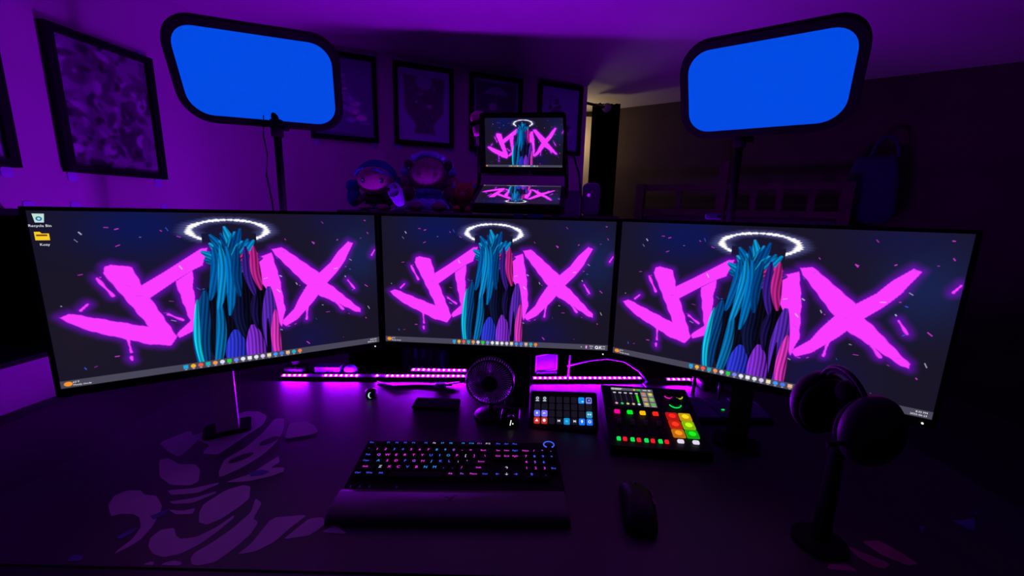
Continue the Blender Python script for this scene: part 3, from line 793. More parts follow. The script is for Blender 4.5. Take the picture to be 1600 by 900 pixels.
# rounded dark case with a painted violet reflection
ac = thing('rounded_speaker', (.238, 1.56, TOPZ), R(-4), 'dark violet rounded speaker with a small painted violet reflection beside the curtain', 'speaker')
MB().slab(.060, .12, 0, .06, .016, .004, XZ).build('cabinet', mat('violet_case', (.22, .14, .32), .35), ac).location = (.052, -.02, .06)
MB().box((-.030, -.005, .045), (.075, .05, .09)).build('side_case', mat('violet_case', (.22, .14, .32), .35), ac)
MB().ell((.040, -.022, .075), (.006, .003, .006), 12, 8).build('light', glow('violet_reflection', (150, 20, 220)), ac, True)  # emissive dot painted in for a violet reflection on the case

# ================================================================== BOOKS behind the desk
x = -.430
rnd = random.Random(2)
tone = [((.05, .05, .10), 0), ((.09, .08, .12), 0), ((.05, .02, .05), 0), ((.2, .25, .7), 1), ((.06, .04, .08), 0), ((.16, .14, .4), .35), ((.10, .10, .12), 0), ((.12, .11, .22), .15), ((.05, .05, .07), 0), ((.09, .09, .10), 0), ((.2, .18, .6), .7)]
names = ['dark navy', 'grey violet', 'dark plum', 'bright blue', 'dark violet', 'soft violet', 'charcoal', 'dim lilac', 'black', 'dark grey', 'pale indigo']
for i, ((c, e), nm) in enumerate(zip(tone, names)):
    wd = rnd.uniform(.010, .017); h_ = .205 - (.0 if i < 6 else (i-5)*.004)
    t = thing('book', (x+wd/2, 1.60, .75), 0, nm + ' book in the row on the bookcase shelf behind the desk', 'book', 'books on the bookcase shelf')
    em = (.01*e, .02*e, .5*e)
    mm = mat('book_cover_%d' % i, c, .6)
    cv = MB(); cv.box((-wd/2+.001, 0, h_/2), (.002, .15, h_)); cv.box((wd/2-.001, 0, h_/2), (.002, .15, h_)); cv.box((0, -.074, h_/2), (wd, .003, h_)); cv.build('cover', mm, t)
    MB().box((0, .003, h_/2), (wd-.004, .144, h_-.008)).build('pages', mat('paper', (.35, .34, .4), .9), t)
    if i % 2 == 1:
        MB().box((0, -.0757, h_*.72), (wd*.6, .0008, .03)).build('spine_mark', mat('spine_mark', (.02, .02, .05), .7), t)
    x += wd+.001

# ================================================================== LED STRIPS on the desk back edge
M_TAPE = mat('led_tape', (.55, .52, .58), .6)
M_LED = mat('led_diode', (.1, .1, .1), .4, emit=(0.33, 0.0014, 1.0), estr=2500.0)
LED_ME = MB().box((0, -.0002, 0), (.0048, .0012, .0048)).mesh('diode', M_LED)
LED_TILT = (R(-72), 0, 0)


def led_strip(p0, p1, label, gaps=(), z=.012):
    p0, p1 = Vector((*p0, DESK)), Vector((*p1, DESK)); d = p1-p0; L = d.length
    t = thing('led_strip', p0, math.atan2(d.y, d.x), label, 'LED strip', 'violet LED strips along the desk back')
    tp_ = MB().box((L/2, .0008, 0), (L, .0012, .013)).build('tape', M_TAPE, t); tp_.location = (0, .004, z); tp_.rotation_euler = LED_TILT
    vs_ = [(x_, y_, z_) for x_ in (0, L) for y_, z_ in ((-.003, 0), (.012, 0), (.012, z+.0012), (.0105, z+.0012), (-.003, z-.0034))]
    MB().add(vs_, [(4, 3, 2, 1, 0), (5, 6, 7, 8, 9)]+[(i, (i+1) % 5, 5+(i+1) % 5, 5+i) for i in range(5)]).build('rail', M_BLACKM, t)
    n = int(L/.0163)
    for k in range(n):
        s = (k+.5)*L/n
        if any(a < s/L < b for a, b in gaps):
            continue
        link('diode', LED_ME, t, (s, .004, z), LED_TILT)
    return t


led_strip((-.735, 1.213), (-.145, 1.242), 'violet LED strip on the desk edge below the monitor with icons', [(.13, .21), (.42, .50), (.52, .56)])
led_strip((-.33, 1.262), (-.145, 1.266), 'short second violet LED strip running behind the first one', z=.022)
led_strip((.075, 1.240), (.440, 1.262), 'violet LED strip on the desk edge right of the fan')
led_strip((.520, 1.257), (.672, 1.260), 'short violet LED strip at the dark end of the desk edge')

# ================================================================== SMALL FAN
fan = thing('desk_fan', (-.049, 1.0, MT), R(-4), 'small round black desk fan with wire grille below the middle monitor', 'fan')
fz = .112; FM = Matrix.Translation((0, -.03, fz)) @ Matrix.Rotation(R(90), 4, 'X')
MB().torus(.060, .0028, 48, 8, FM).build('front_ring', M_METAL, fan, True)
MB().torus(.060, .0026, 48, 8, Matrix.Translation((0, .02, 0)) @ FM).build('rear_ring', M_METAL, fan, True)
gr = MB()
for k in range(54):
    a = 2*math.pi*k/54
    c_, s_ = math.cos(a), math.sin(a); c2, s2 = math.cos(a+.35), math.sin(a+.35)
    gr.tube([(.060*c_, -.03, fz+.060*s_), (.042*math.cos(a+.15), -.038, fz+.042*math.sin(a+.15)), (.021*c2, -.040, fz+.021*s2)], .0008, 4)
    gr.tube([(.060*c_, -.03, fz+.060*s_), (.060*c_, -.010, fz+.060*s_)], .0009, 4)
gr.build('wire_grille', mat('grille_wire', (.75, .65, .85), .35, metal=.1), fan, True)
MB().lathe([(.001, -.044), (.018, -.043), (.0215, -.040), (.0215, -.034)], 28, Matrix.Translation((0, 0, fz)) @ Matrix.Rotation(R(-90), 4, 'X')).build('badge', M_BLACK, fan, True)
for k in range(5):
    a = 2*math.pi*k/5; bl = []
    for j in range(6):
        r_ = .016+.038*j/5; w_ = .35+.25*math.sin(j/5*math.pi)
        bl.append([(r_*math.cos(a-w_), -.024, fz+r_*math.sin(a-w_)), (r_*math.cos(a), -.020, fz+r_*math.sin(a)), (r_*math.cos(a+w_), -.014, fz+r_*math.sin(a+w_)), (r_*math.cos(a), -.0185, fz+r_*math.sin(a))])
    MB().loft(bl).build('blade', M_BLACK, fan, True)
MB().lathe([(.016, 0), (.020, .004), (.020, .035), (.012, .045)], 24, Matrix.Translation((0, -.018, fz)) @ Matrix.Rotation(R(-90), 4, 'X')).build('motor', M_BLACK, fan, True)
MB().tube([(0, .01, fz-.01), (0, .012, .05), (0, .0, .012)], .008, 10).build('stem', M_BLACK, fan, True)
MB().lathe([(.045, 0), (.046, .006), (.040, .014), (.012, .018)], 32).build('base', M_BLACK, fan, True)

# ================================================================== STREAM CONTROL PAD (32 keys)
sd = thing('macro_pad', (.140, .968, MT), R(-7), 'tilted black macro pad with a grid of lit square keys', 'macro pad')
MS = Matrix.Translation((0, 0, .552-.511)) @ Euler((R(-46), R(-3.2), 0)).to_matrix().to_4x4()
MB().slab(.178, .106, .004, .018, .010, .003, MS @ XZ).build('body', M_BLACK, sd)
MB().box((0, .036, .028), (.12, .012, .056)).build('rest', M_BLACK, sd)
MB().slab(.15, .085, 0, .004, .01, .001).build('base', M_BLACK, sd).location = (0, .01, 0.001)
keycol = {}
def key_at(r, c, rgb, s=1.0): keycol[(r, c)] = (rgb, s)
for rc, rgb in {(0, 6): (20, 140, 240), (0, 7): (120, 130, 220), (2, 0): (105, 110, 245), (2, 1): (125, 115, 250), (3, 0): (205, 45, 30), (3, 1): (190, 50, 40), (3, 4): (20, 140, 215), (3, 6): (25, 115, 245), (3, 7): (25, 115, 245), (2, 7): (50, 150, 190)}.items():
    key_at(rc[0], rc[1], rgb)
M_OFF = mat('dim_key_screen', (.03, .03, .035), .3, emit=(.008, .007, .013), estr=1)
G_ICON = glow('icon_white', (225, 235, 250))
G_ICONB = glow('icon_navy', (30, 30, 110))
px_, pz_ = .0198, .0198
kpoly = rrect(.0152, .0152, .0028, 4)
for r in range(4):
    for c in range(8):
        x = (c-3.5)*.01915; z = (1.5-r)*.0186
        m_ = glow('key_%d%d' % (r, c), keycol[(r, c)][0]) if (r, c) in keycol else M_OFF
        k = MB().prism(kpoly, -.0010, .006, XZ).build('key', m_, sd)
        k.matrix_local = MS @ Matrix.Translation((x, 0, z))
        def ic(poly, m=G_ICON, dx=0, dz=0):
            MB().prism(poly, -.0004, 0, XZ).build('key_icon', m, k).location = (dx, -.0011, dz)
        if (r, c) in ((0, 0), (0, 1)):
            MB().torus(.0030, .0009, 12, 5, XZ).build('key_icon', G_ICON, k).location = (0, -.0012, .0022)
            ic(rrect(.009, .0020, .0008, 2), dz=-.0045)
        elif (r, c) == (3, 0): ic([(-.0042, -.003), (.0042, -.003), (0, .004)])
        elif (r, c) == (3, 1): ic([(.004*math.cos(R(a)), .004*math.sin(R(a))) for a in range(0, 360, 30)])
        elif (r, c) == (2, 0): ic(rrect(.004, .006, .0018, 3))
        elif (r, c) == (2, 1): ic([(-.004, -.002), (.004, -.0005), (-.002, .002)])
        elif (r, c) == (0, 6): ic(rrect(.005, .0025, .0008, 2), dx=.003, dz=-.004)
        elif (r, c) == (0, 7):
            ic(rrect(.010, .009, .002, 3), G_ICONB); ic(rrect(.004, .004, .001, 2), dz=-.0005, dx=.0005)
        elif (r, c) == (2, 7):
            ic(rrect(.004, .0035, .0015, 3), dx=-.0026); ic(rrect(.004, .0035, .0015, 3), dx=.0028)
        elif (r, c) in ((3, 3), (3, 5)):
            s = 1 if c == 3 else -1
            ic([(-.0028*s, 0), (.0022*s, .0032), (.0022*s, -.0032)] if s > 0 else [(.0028, 0), (-.0022, -.0032), (-.0022, .0032)])
            ic(rrect(.0014, .006, .0004, 2), dx=-.0034*s)
        elif (r, c) == (3, 4): ic([(-.003, -.003), (.003, -.003), (.0035, 0), (0, .0035), (-.0035, .001)], glow('icon_teal', (60, 190, 220)))
        elif (r, c) == (3, 6): ic([(-.0008, -.004), (.001, -.004), (.003, .002), (0, .0045), (-.003, .002)])
        elif (r, c) == (3, 7):
            MB().torus(.0030, .0009, 12, 5, XZ).build('key_icon', G_ICON, k).location = (0, -.0012, 0)

# ================================================================== AUDIO MIXER
mx = thing('audio_mixer', (.246, .851, MT), R(-5), 'black audio mixer with coloured lit pads, faders and a small screen', 'mixer')
MM = Matrix.Translation((0, 0, .030)) @ Matrix.Rotation(R(14), 4, 'X')
prof = [(-.020, .0035), (.205, .0035), (.205, .072), (.198, .078)]
b = MB()
sidep = [(-.014, .0), (.198, .0), (.202, .076), (-.012, .0242)]
vs = [(x_, y, z) for x_ in (-.010, .218) for y, z in sidep]
b.add(vs, [(0, 1, 2, 3)[::-1], (4, 5, 6, 7), (0, 4, 5, 1)[::-1], (1, 5, 6, 2)[::-1], (2, 6, 7, 3)[::-1], (3, 7, 4, 0)[::-1]])
b.build('body', M_BLACK, mx)


def onm(mb, name, m, x, y, z=0.0, parent=None):
    o = mb.build(name, m, mx); o.matrix_local = MM @ Matrix.Translation((x, y, z)); return o


# little screen picture
def mixer_screen():
    nx, ny = 133, 88
    X, Y = np.meshgrid(np.linspace(0, 11, nx), np.linspace(0, 7.3, ny)); px = 11/(nx-1)
    im = np.zeros((ny, nx, 3)); im[:] = lin((14, 12, 20))
    rect = lambda x0, y0, x1, y1: cover(np.maximum(np.abs(X-(x0+x1)/2)-(x1-x0)/2, np.abs(Y-(y0+y1)/2)-(y1-y0)/2), px)
    over(im, rect(0, 0, 11, 1.1), lin((90, 88, 95)))
    over(im, cover(np.abs(np.hypot(X-.55, Y-.5)-.3)-.09, px), lin((220, 230, 220)))
    over(im, rect(1.05, .18, 3.0, .45), lin((200, 210, 200))); over(im, rect(1.05, .58, 2.7, .85), lin((200, 210, 200)))
    over(im, cover(np.hypot(X-6.2, Y-.55)-.3, px), lin((230, 200, 110))); over(im, rect(6.8, .25, 7.8, .85), lin((40, 190, 20)))
    over(im, rect(8.4, .35, 9.4, .75), lin((190, 200, 180))); over(im, rect(9.8, .3, 10.4, .8), lin((200, 200, 215)))
    for k in range(5):
        x_ = .8+k*1.42
        over(im, rect(x_-.07, 1.9, x_+.07, 5.6), lin((60, 55, 75)))
        over(im, rect(x_-.36, 1.85, x_+.36, 2.3), lin((205, 200, 220)))
        c = [(220, 160, 190), (60, 200, 110), (200, 220, 120), (225, 185, 150), (190, 230, 240)][k]
        over(im, cover(np.hypot(X-x_, Y-6.3)-.36, px), lin(c))
    over(im, rect(6.25, 2.5, 6.75, 5.7), lin((40, 225, 10)))
    cc = [(220, 120, 110), (230, 220, 40), (225, 150, 90), (130, 210, 60), (235, 190, 80), (70, 190, 70)]
    for j in range(3):
        for i in range(2):
            x_, y_ = 7.6+i*1.7, 1.3+j*2.0
            over(im, rect(x_, y_, x_+1.5, y_+1.8), lin((120, 122, 118)))
            over(im, cover(np.hypot((X-x_-.75)/1.2, Y-y_-.75)-.42, px*2), lin(cc[j*2+i]))
            over(im, rect(x_+.3, y_+1.4, x_+1.2, y_+1.6), lin((190, 195, 185)))
    return im


ms = picture_mesh('screen', mixer_screen(), .111, .073, M_SCREEN)
o = link('screen', ms, mx); o.matrix_local = MM @ Matrix.Translation((.0695, .1535, .003)) @ Matrix.Rotation(R(-90), 4, 'X')
onm(MB().slab(.119, .080, 0, .0024, .004, .0006), 'screen_bezel', M_GLOSS, .0695, .1535)
btn = rrect(.0145, .0115, .002, 3)
for k, c in enumerate(((245, 0, 150), (0, 235, 30), (250, 190, 0), (245, 40, 20))):
    onm(MB().prism(btn, 0, .004, None, .12), 'channel_button', glow('chan_%d' % k, c), .0195+k*.0315, .097)
    onm(MB().box((0, 0, .0006), (.0025, .046, .0012)), 'fader_slot', M_GLOSS, .0195+k*.0315, .052)
    cap = onm(MB().box((0, 0, .0045), (.010, .012, .009), None, .8), 'fader_cap', mat('fader_cap', (.16, .16, .15), .5), .0195+k*.0315, .061)
    MB().box((0, 0, .0093), (.0075, .0016, .0006)).build('cap_line', mat('cap_line', (.4, .4, .4), .5), cap)
for k in range(8):
    onm(MB().prism(rrect(.0095, .0105, .002, 3), 0, .0035, None, .12), 'mute_button', glow('mute_g', (20, 225, 80)) if k % 2 == 0 else glow('mute_r', (235, 30, 35)), .0105+(k//2)*.0315+(k % 2)*.0142, .0055)
for k, c in enumerate(((225, 25, 10), (240, 190, 0), (235, 40, 10), (165, 225, 0), (240, 130, 10), (20, 205, 10))):
    i, j = k % 2, k//2
    p = onm(MB().slab(.0285, .0258, 0, .0045, .003, .0012), 'pad', glow('pad_%d' % k, [v*.78 for v in c]), .1525+i*.0315, .0905-j*.0285)
    cc_ = [min(255, v*1.08+12) for v in c]
    MB().prism([(.0085*math.cos(R(a)), .0075*math.sin(R(a))) for a in range(0, 360, 24)], .0044, .0048).build('pad_centre', glow('padc_%d' % k, cc_), p)
for k in range(2):
    onm(MB().prism(rrect(.015, .010, .003, 3), 0, .0035, None, .1), 'end_button', glow('white_btn', (225, 215, 240)), .1515+k*.034, .010)
for (x_, y_, r_, c, a0, a1) in ((.163, .170, .0085, (240, 30, 190), 190, 330), (.189, .170, .0085, (190, 210, 20), 220, 350), (.172, .140, .0135, (0, 235, 100), 200, 340)):
    kb = onm(MB().lathe([(r_, 0), (r_*.95, .012), (r_*.8, .0135), (.0005, .0135)], 24), 'knob', M_BLACK, x_, y_)
    MB().torus(r_*1.15, .0014, 24, 6, Matrix.Translation((0, 0, .0015)), a0, a1).build('knob_light', glow('knob_%d' % int(x_*1000), c), kb, True)

# ================================================================== KEYBOARD
KU = .0184
kb = thing('keyboard', (-.3139+.002, .812, MT), R(1.24), 'full size black keyboard with pink and blue lit legends and volume dial', 'keyboard')
KW = 22.9*KU
b = MB(); tiltK = Matrix.Rotation(R(3.0), 4, 'X')
sp = [(-7.25*KU, .0005), (1.0*KU, .0005), (1.0*KU, .026), (-7.25*KU, .016)]
vs = [(x_, y, z) for x_ in (-.25*KU, 22.9*KU) for y, z in sp]
b.add(vs, [(3, 2, 1, 0), (4, 5, 6, 7), (0, 1, 5, 4), (1, 2, 6, 5), (2, 3, 7, 6), (3, 0, 4, 7)]).build('case', M_BLACKM, kb)
ROWS = [
 [('Esc', 1), (None, 1), ('F1', 1), ('F2', 1), ('F3', 1), ('F4', 1), (None, .5), ('F5', 1), ('F6', 1), ('F7', 1), ('F8', 1), (None, .5), ('F9', 1), ('F10', 1), ('F11', 1), ('F12', 1), (None, .25), ('Prt', 1), ('Scr', 1), ('Pse', 1)],
 [('`', 1), ('1', 1), ('2', 1), ('3', 1), ('4', 1), ('5', 1), ('6', 1), ('7', 1), ('8', 1), ('9', 1), ('0', 1), ('-', 1), ('=', 1), ('Back', 2), (None, .25), ('Ins', 1), ('Hm', 1), ('PgU', 1), (None, .25), ('Num', 1), ('/', 1), ('*', 1), ('-', 1)],
 [('Tab', 1.5), ('Q', 1), ('W', 1), ('E', 1), ('R', 1), ('T', 1), ('Y', 1), ('U', 1), ('I', 1), ('O', 1), ('P', 1), ('[', 1), (']', 1), ('\\', 1.5), (None, .25), ('Del', 1), ('End', 1), ('PgD', 1), (None, .25), ('7', 1), ('8', 1), ('9', 1), ('+', 1)],
 [('Caps', 1.75), ('A', 1), ('S', 1), ('D', 1), ('F', 1), ('G', 1), ('H', 1), ('J', 1), ('K', 1), ('L', 1), (';', 1), ("'", 1), ('Enter', 2.25), (None, 3.5), ('4', 1), ('5', 1), ('6', 1)],
 [('Shift', 2.25), ('Z', 1), ('X', 1), ('C', 1), ('V', 1), ('B', 1), ('N', 1), ('M', 1), (',', 1), ('.', 1), ('/', 1), ('Shift', 2.75), (None, 1.25), ('\u2191', 1), (None, 1.25), ('1', 1), ('2', 1), ('3', 1), ('Ent', 1)],
 [('Ctrl', 1.25), ('Win', 1.25), ('Alt', 1.25), ('', 6.25), ('Alt', 1.25), ('Fn', 1.25), ('Menu', 1.25), ('Ctrl', 1.25), (None, .25), ('\u2190', 1), ('\u2193', 1), ('\u2192', 1), (None, .25), ('0', 2), ('.', 1)]]
LEGC = {'m': (225, 50, 215), 'b': (60, 85, 235), 'c': (30, 140, 225), 'w': (190, 190, 215), 'v': (150, 80, 225)}
pat = ['bbbbbbwccccvwbbbb', 'vmmbbmmmccvmmmmmbmmv', 'bvmmmmmbccmwmmmmmmbbb', 'bcmmbvmcbbwwmmvb', 'mwmmbmccbbmmwmmmb', 'bbbwmvmbbwbbbb']
KEYM = mat('keycap', (.006, .006, .008), .7, spec=.2)
kme = {}
for r, row in enumerate(ROWS):
    x = 0.0; y = -(r*1.0 + (.25 if r else 0))*KU; zt = .026 + (-.009)*((1.0*KU - y)/(7.6*KU))
    i = 0
    for nm, w_ in row:
        if nm is not None:
            if w_ not in kme:
                kme[w_] = MB().box((0, 0, .005), (w_*KU-.0016, KU-.0016, .010), None, .84 if w_ < 1.5 else .93).mesh('keycap', KEYM)
            k = link('keycap', kme[w_], kb, (x*KU+w_*KU/2, y, zt-.001), (R(2.5), 0, 0))
            if nm:
                code = pat[r][i % len(pat[r])]
                sz = .0100 if len(nm) == 1 else (.0072 if len(nm) <= 3 else .0064)
                link('legend', text_mesh(nm, sz, glow('leg_' + code, LEGC[code], 1.5)), k, (0, .0012, .0102))
            i += 1
        x += w_
MB().torus(.0115, .0014, 28, 6, Matrix.Translation((21.9*KU, .0, .034)), -60, 240).build('dial_light', glow('dial', (60, 100, 240)), kb, True)
MB().lathe([(.0125, .024), (.0125, .032), (.0105, .034), (.0005, .034)], 28, Matrix.Translation((21.9*KU, 0, 0))).build('volume_dial', M_BLACK, kb, True)
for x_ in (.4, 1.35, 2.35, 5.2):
    MB().box((x_*KU, -6.75*KU, .0178), (.003, .007, .001)).build('front_mark', mat('front_reflection', (.10, .14, .40), .5), kb)  # blue marks painted in for reflections of the lit legends
# wrist rest
wr = thing('wrist_rest', (-.3139+.002, .812, MT), R(1.24), 'soft black wrist rest with a small emblem in front of the keyboard', 'wrist rest')
wy0, wy1 = -7.30*KU, -6.42*KU-.084
rings = []
for x_, k in ((-.5*KU, .6), (-.4*KU, .9), (-.2*KU, 1), (22.6*KU, 1), (22.8*KU, .9), (22.9*KU, .6)):
    rings.append([(x_, wy1, .0005), (x_, wy0, .0005), (x_, wy0, .020*k), (x_, wy0-.01, .0225*k), (x_, wy1+.02, .0225*k), (x_, wy1+.004, .020*k), (x_, wy1, .014*k)])
MB().loft(rings).build('cushion', mat('leatherette', (.085, .06, .09), .6, bump=.15, scale=300), wr, True)
em = MB(); EMB = mat('emblem', (.006, .005, .008), .5)
Mx = Matrix.Translation((11.1*KU, wy0-.026, .0226))
em.prism([(-.011, .004), (-.004, .002), (-.001, -.008), (.001, -.009), (.003, .0), (.010, .010), (.002, .004), (-.001, .000), (-.003, .003), (-.007, .005)][::-1], 0, .0006, Mx)
em.build('emblem', EMB, wr)

# ================================================================== MOUSE
mo = thing('mouse', (.243, .660, MT), R(-8), 'black wireless mouse standing right of the wrist rest', 'mouse')
rings = []
for y, w_, h_, cx in ((-.062, .030, .010, 0), (-.058, .048, .020, 0), (-.045, .058, .033, 0), (-.020, .061, .040, .001), (.010, .058, .039, .001), (.035, .057, .031, .001), (.054, .054, .022, 0), (.062, .046, .015, 0)):
    ring = []
    for k in range(21):
        a = math.pi*k/20; ring.append((cx+w_/2*math.copysign(abs(math.cos(a))**.6, math.cos(a)), y, .001+h_*math.sin(a)**.75))
    rings.append(ring)
MB().loft(rings).build('shell', M_BLACK, mo, True)
MB().cyl((-.004, .046, .0215), (.004, .046, .0215), .0085, n=20).build('scroll_wheel', M_METAL, mo, True)
MB().box((0, .046, .0285), (.0016, .030, .003), Matrix.Translation((0, .046, .0285)) @ Matrix.Rotation(R(-28), 4, 'X') @ Matrix.Translation((0, -.046, -.0285))).build('button_gap', M_GLOSS, mo)
for y in (.004, .026):
    MB().box((.0292, y, .022), (.003, .018, .006)).build('side_button', M_METAL, mo)

# ================================================================== HEADSET on stand
hs_ = thing('headset_stand', (.537, .598, MT), R(-38), 'black headset stand on the mat before the dark end monitor', 'stand')
MB().lathe([(.040, 0), (.041, .006), (.036, .010), (.010, .012)], 32).build('base', M_BLACKM, hs_, True)
MB().cyl((0, 0, .008), (0, 0, .262), .014, .009).build('post', M_BLACKM, hs_, True)
MB().ell((0, 0, .278), (.018, .018, .018)).build('rest_pad', M_BLACKM, hs_, True)
hd = thing('headset', (.537, .598, DESK+.240), R(-85), 'large black over-ear headset on its stand covering the monitor corner', 'headset')
hd.scale = (.60, .86, .86)
TI = Matrix.Rotation(R(14), 4, 'X')
hbm = mat('headband', (.03, .022, .034), .35)
MB().tube([(.080*math.cos(R(a)), 0, .010+.086*math.sin(R(a))) for a in range(-6, 187, 7)], .0048, 8, TI).build('headband', hbm, hd, True)
MB().tube([(.066*math.cos(R(a)), 0, .018+.070*math.sin(R(a))) for a in range(50, 131, 10)], .004, 8, TI).build('head_cushion', mat('head_cushion', (.012, .01, .014), .8), hd, True)
for s in (-1, 1):
    Mc = TI @ Matrix.Translation((s*.068, 0, 0)) @ Matrix.Rotation(R(s*90), 4, 'Y') @ Matrix.Scale(1.12, 4, (1, 0, 0))
    MB().lathe([(.054, -.006), (.059, .002), (.058, .018), (.050, .034), (.034, .045), (.0005, .050)], 32, Mc).build('ear_cup', mat('ear_cup', (.020, .014, .022), .55), hd, True)
    MB().torus(.042, .014, 32, 10, TI @ Matrix.Translation((s*.056, 0, 0)) @ Matrix.Rotation(R(90), 4, 'Y')).build('ear_pad', M_BLACKM, hd, True)
MB().tube([(.080, -.045, -.02), (.085, -.085, -.02), (.080, .02, -.055)][:2], [.004, .005], 8).build('microphone', M_BLACK, hd, True)

# ================================================================== VIOLET TRAY WITH THREE PANELS
tr = thing('panelled_box', (.60, 1.05, MT), R(2), 'low dark violet box with three lettered panels and a green light', 'box')
M_VIO = mat('violet_panel', (.10, .055, .20), .4)
MB().box((0, 0, .0055), (.215, .125, .009)).build('tray_base', M_BLACK, tr)
for x_, w_, tx in ((-.069, .068, 'UA'), (.004, .070, 'LCO'), (.074, .060, 'R')):
    p = MB().slab(w_, .115, 0, .010, .004, .0012).build('panel', M_VIO, tr); p.location = (x_, 0, .010)
    link('panel_lettering', text_mesh(tx, .034, mat('panel_letters', (.16, .10, .28), .5), 'CENTER', .0006), p, (0, .024, .0105))
MB().ell((-.010, -.018, .021), (.005, .003, .002), 10, 6).build('green_light', glow('green_dot', (0, 220, 60)), tr, True)
MB().tube([(.055, .055, .022), (.085, .04, .032), (.105, .02, .022), (.112, -.02, .010)], .004, 8).build('cord', mat('violet_cord', (.20, .10, .35), .4), tr, True)
MB().cyl((.012, .045, .02), (.012, .05, .085), .004).build('thin_post', M_METAL, tr, True)
MB().cyl((.012, .05, .085), (-.010, .05, .090), .003).build('post_arm', M_METAL, tr, True)

# ================================================================== LITTLE THINGS AT THE BACK OF THE DESK
pu = thing('touch_puck', (-.405, 1.10, MT), R(10), 'small black puck with a pale crescent light on the desk', 'puck')
MB().lathe([(.016, 0), (.018, .004), (.017, .020), (.010, .024), (.0005, .0245)], 28).build('puck_body', M_BLACK, pu, True)
MB().prism([(.0065*math.cos(R(a)), .009*math.sin(R(a))) for a in range(70, 291, 20)]+[(.0015*math.cos(R(a))-.001, .0075*math.sin(R(a))) for a in range(270, 89, -30)], 0, .0008, Matrix.Translation((0, -.0185, .013)) @ XZ).build('crescent_light', glow('crescent', (190, 225, 235)), pu)
da = thing('usb_hub', (.004, .972, MT), R(-4), 'small black box with a column of tiny white lights beside the macro pad', 'hub')
MB().slab(.05, .06, .0, .027, .008, .003).build('hub_body', M_BLACK, da)
for k in range(4):
    MB().box((.002+k*.0006, -.0305, .011+k*.0038), (.0022, .001, .0026)).build('status_light', G_DOT, da)
MB().box((.0085, -.0305, .0145), (.0028, .001, .0028)).build('status_light', G_DOT, da)
MB().tube([(-.005, -.02, .028), (.006, -.028, .036), (.012, -.026, .030)], .0025, 6).build('short_cable', mat('violet_cord', (.20, .10, .35), .4), da, True)
ph = MB().slab(.130, .060, .0, .010, .008, .003).build('black_phone', M_GLOSS); ph.location = (-.205, 1.055, MT); ph.rotation_euler = (0, 0, R(-1))
tag(ph, 'flat glossy black phone lying between the puck and the fan', 'phone')
bx = thing('grey_blue_box', (-.600, 1.262, DESK), R(3), 'flat grey blue carton behind the LED strip', 'carton')
MB().box((0, 0, .022), (.10, .05, .044)).build('carton_body', mat('carton', (.12, .14, .30), .7), bx)
MB().box((.01, -.0252, .024), (.03, .0006, .014)).build('carton_label', mat('carton_label', (.02, .02, .05), .7), bx)
cp_ = thing('white_cap', (-.530, 1.262, DESK), R(-8), 'pale blue white peaked cap beside the grey blue carton', 'cap')
MB().ell((0, 0, .020), (.034, .026, .034), 24, 10, None, 0.0, 1.0).build('crown', M_UVW, cp_, True)
MB().ell((0, 0, .010), (.034, .026, .012)).build('band', M_UVP, cp_, True)
MB().prism([(.036*math.cos(R(a)), -.010+.034*math.sin(R(a))) for a in range(180, 361, 15)], .012, .016).build('peak', M_EYE, cp_, True)
fr_ = thing('small_frame', (.122, 1.275, DESK), R(6), 'small empty violet edged frame standing behind the LED strip', 'frame')
b = MB(); q = [(-.036, .02), (.034, .03), (.034, .092), (-.036, .078)]
for i in range(4):
    (x0, z0), (x1, z1) = q[i], q[(i+1) % 4]; b.tube([(x0, 0, z0), (x1, 0, z1)], .0026, 6)
b.build('frame_edge', mat('violet_cord', (.20, .10, .35), .4), fr_)
MB().add([(x_, .001, z_) for x_, z_ in q]+[(x_, .003, z_) for x_, z_ in q], [(0, 1, 2, 3), (7, 6, 5, 4), (0, 4, 5, 1), (1, 5, 6, 2), (2, 6, 7, 3), (3, 7, 4, 0)]).build('panel', mat('dim_violet', (.05, .04, .09), .6), fr_)
MB().box((0, .004, .012), (.07, .02, .024)).build('foot', M_BLACK, fr_)
bx.scale = (.8, .8, .72); cp_.scale = (.7, .7, .65)
tag(MB().tube([(.19, 1.27, DESK+.045), (.26, 1.27, DESK+.066), (.32, 1.27, DESK+.075), (.38, 1.27, DESK+.066), (.43, 1.265, DESK+.035), (.455, 1.255, DESK+.004)], .0028, 6).build('arched_cable', mat('violet_cord', (.20, .10, .35), .4), smooth=True), 'violet lit cable arching over the LED strip to the mixer', 'cable')
tag(MB().tube([(.455, 1.255, DESK+.004), (.425, 1.20, DESK+.02), (.44, 1.15, DESK+.006), (.46, 1.12, DESK+.004)], .0035, 6).build('hook_cable', mat('violet_cord', (.20, .10, .35), .4), smooth=True), 'short bent cable end behind the mixer', 'cable')
tag(MB().tube([(-.42, 1.20, DESK+.004), (-.36, 1.17, DESK+.005), (-.29, 1.185, DESK+.005), (-.22, 1.18, DESK+.006), (-.16, 1.20, DESK+.01)], .003, 6).build('desk_cable', mat('violet_cord', (.20, .10, .35), .4), smooth=True), 'thin cable lying in front of the LED strip by the fan', 'cable')
ad = thing('cable_adapter', (-.215, 1.175, MT), R(8), 'small violet lit plug adapter lying near the fan', 'adapter')
MB().slab(.035, .016, .0, .014, .004, .002).build('adapter_body', mat('adapter', (.28, .16, .4), .5), ad)
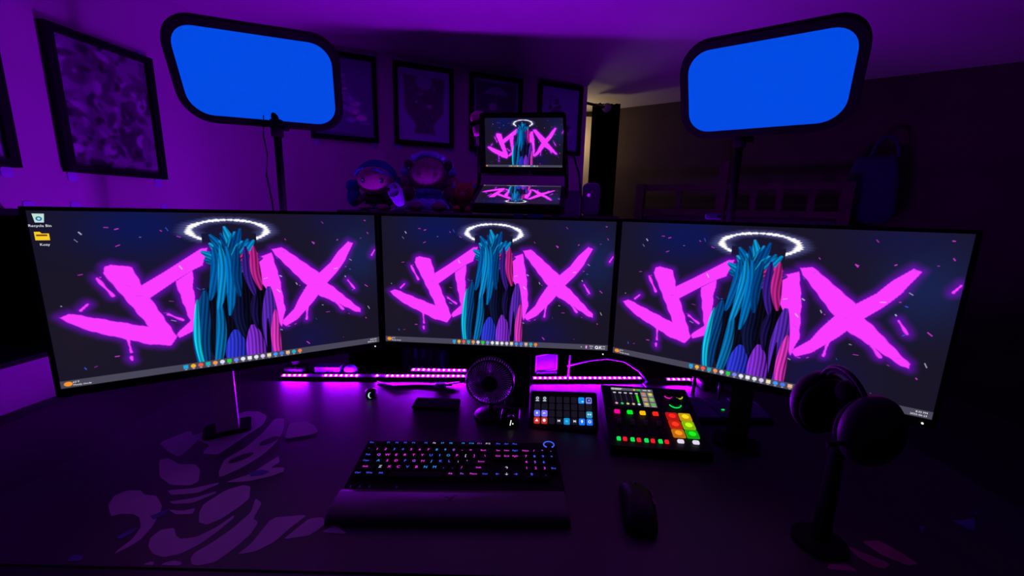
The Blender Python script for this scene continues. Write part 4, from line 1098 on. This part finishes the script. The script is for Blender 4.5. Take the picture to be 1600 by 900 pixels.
MB().cyl((.017, 0, .007), (.036, 0, .007), .004).build('plug', M_METAL, ad)
wb = thing('webcam', (.420, 1.225, EYE-.015-.0), R(-20), 'small pale webcam bar behind the top of the dark side monitor', 'webcam')
# stands on a thin pole behind the monitor
MB().slab(.042, .016, -.010, .010, .004, .002, XZ).build('webcam_body', mat('webcam_grey', (.12, .11, .3), .7), wb).location = (.16, 0, .012)
MB().ell((.172, -.011, .012), (.005, .003, .005)).build('lens', M_EYE, wb, True)
MB().cyl((.16, .0, .005), (.16, .0, DESK-EYE+.016), .005).build('webcam_pole', M_BLACK, wb)

# ================================================================== CUBE SHELF AND TOY ON THE LEFT WALL
cs = thing('cube_shelf', onL(.93, -.375), AL, 'black open cube shelf on the left wall beside the monitor', 'shelf')
MB().box((0, -.095, .006), (.34, .19, .012)).build('bottom_board', M_BLACKM, cs)
MB().box((0, -.095, .344), (.34, .19, .012)).build('top_board', M_BLACKM, cs)
MB().box((0, -.004, .175), (.34, .008, .326)).build('back_board', M_BLACKM, cs)
MB().box((.164, -.099, .175), (.012, .182, .326)).build('side_board', M_BLACKM, cs)
tl_ = Vector(onL(.985, -.362)) + Vector((math.sin(AL), -math.cos(AL), 0))*.115
ft_ = thing('round_plush', tl_, R(38), 'round violet plush animal with a big dark eye on the cube shelf', 'plush toy')
M_VP = mat('violet_plush', (.42, .26, .55), .95, bump=.4, scale=120)
MB().ell((0, 0, .052), (.060, .052, .052)).build('body', M_VP, ft_, True)
MB().ell((0, -.01, .135), (.070, .058, .058)).build('head', M_VP, ft_, True)
MB().ell((0, .004, .160), (.074, .058, .050), 24, 10, None, .1, 1.0).build('cap', mat('plum_plush', (.20, .06, .22), .95, bump=.4), ft_, True)
for s in (-1, 1):
    MB().ell((s*.026, -.064, .140), (.010, .006, .020)).build('eye', M_EYE, ft_, True)
    MB().ell((s*.062, -.01, .06), (.018, .018, .03)).build('arm', M_VP, ft_, True)
MB().ell((0, -.066, .118), (.014, .012, .010)).build('muzzle', M_VP, ft_, True)
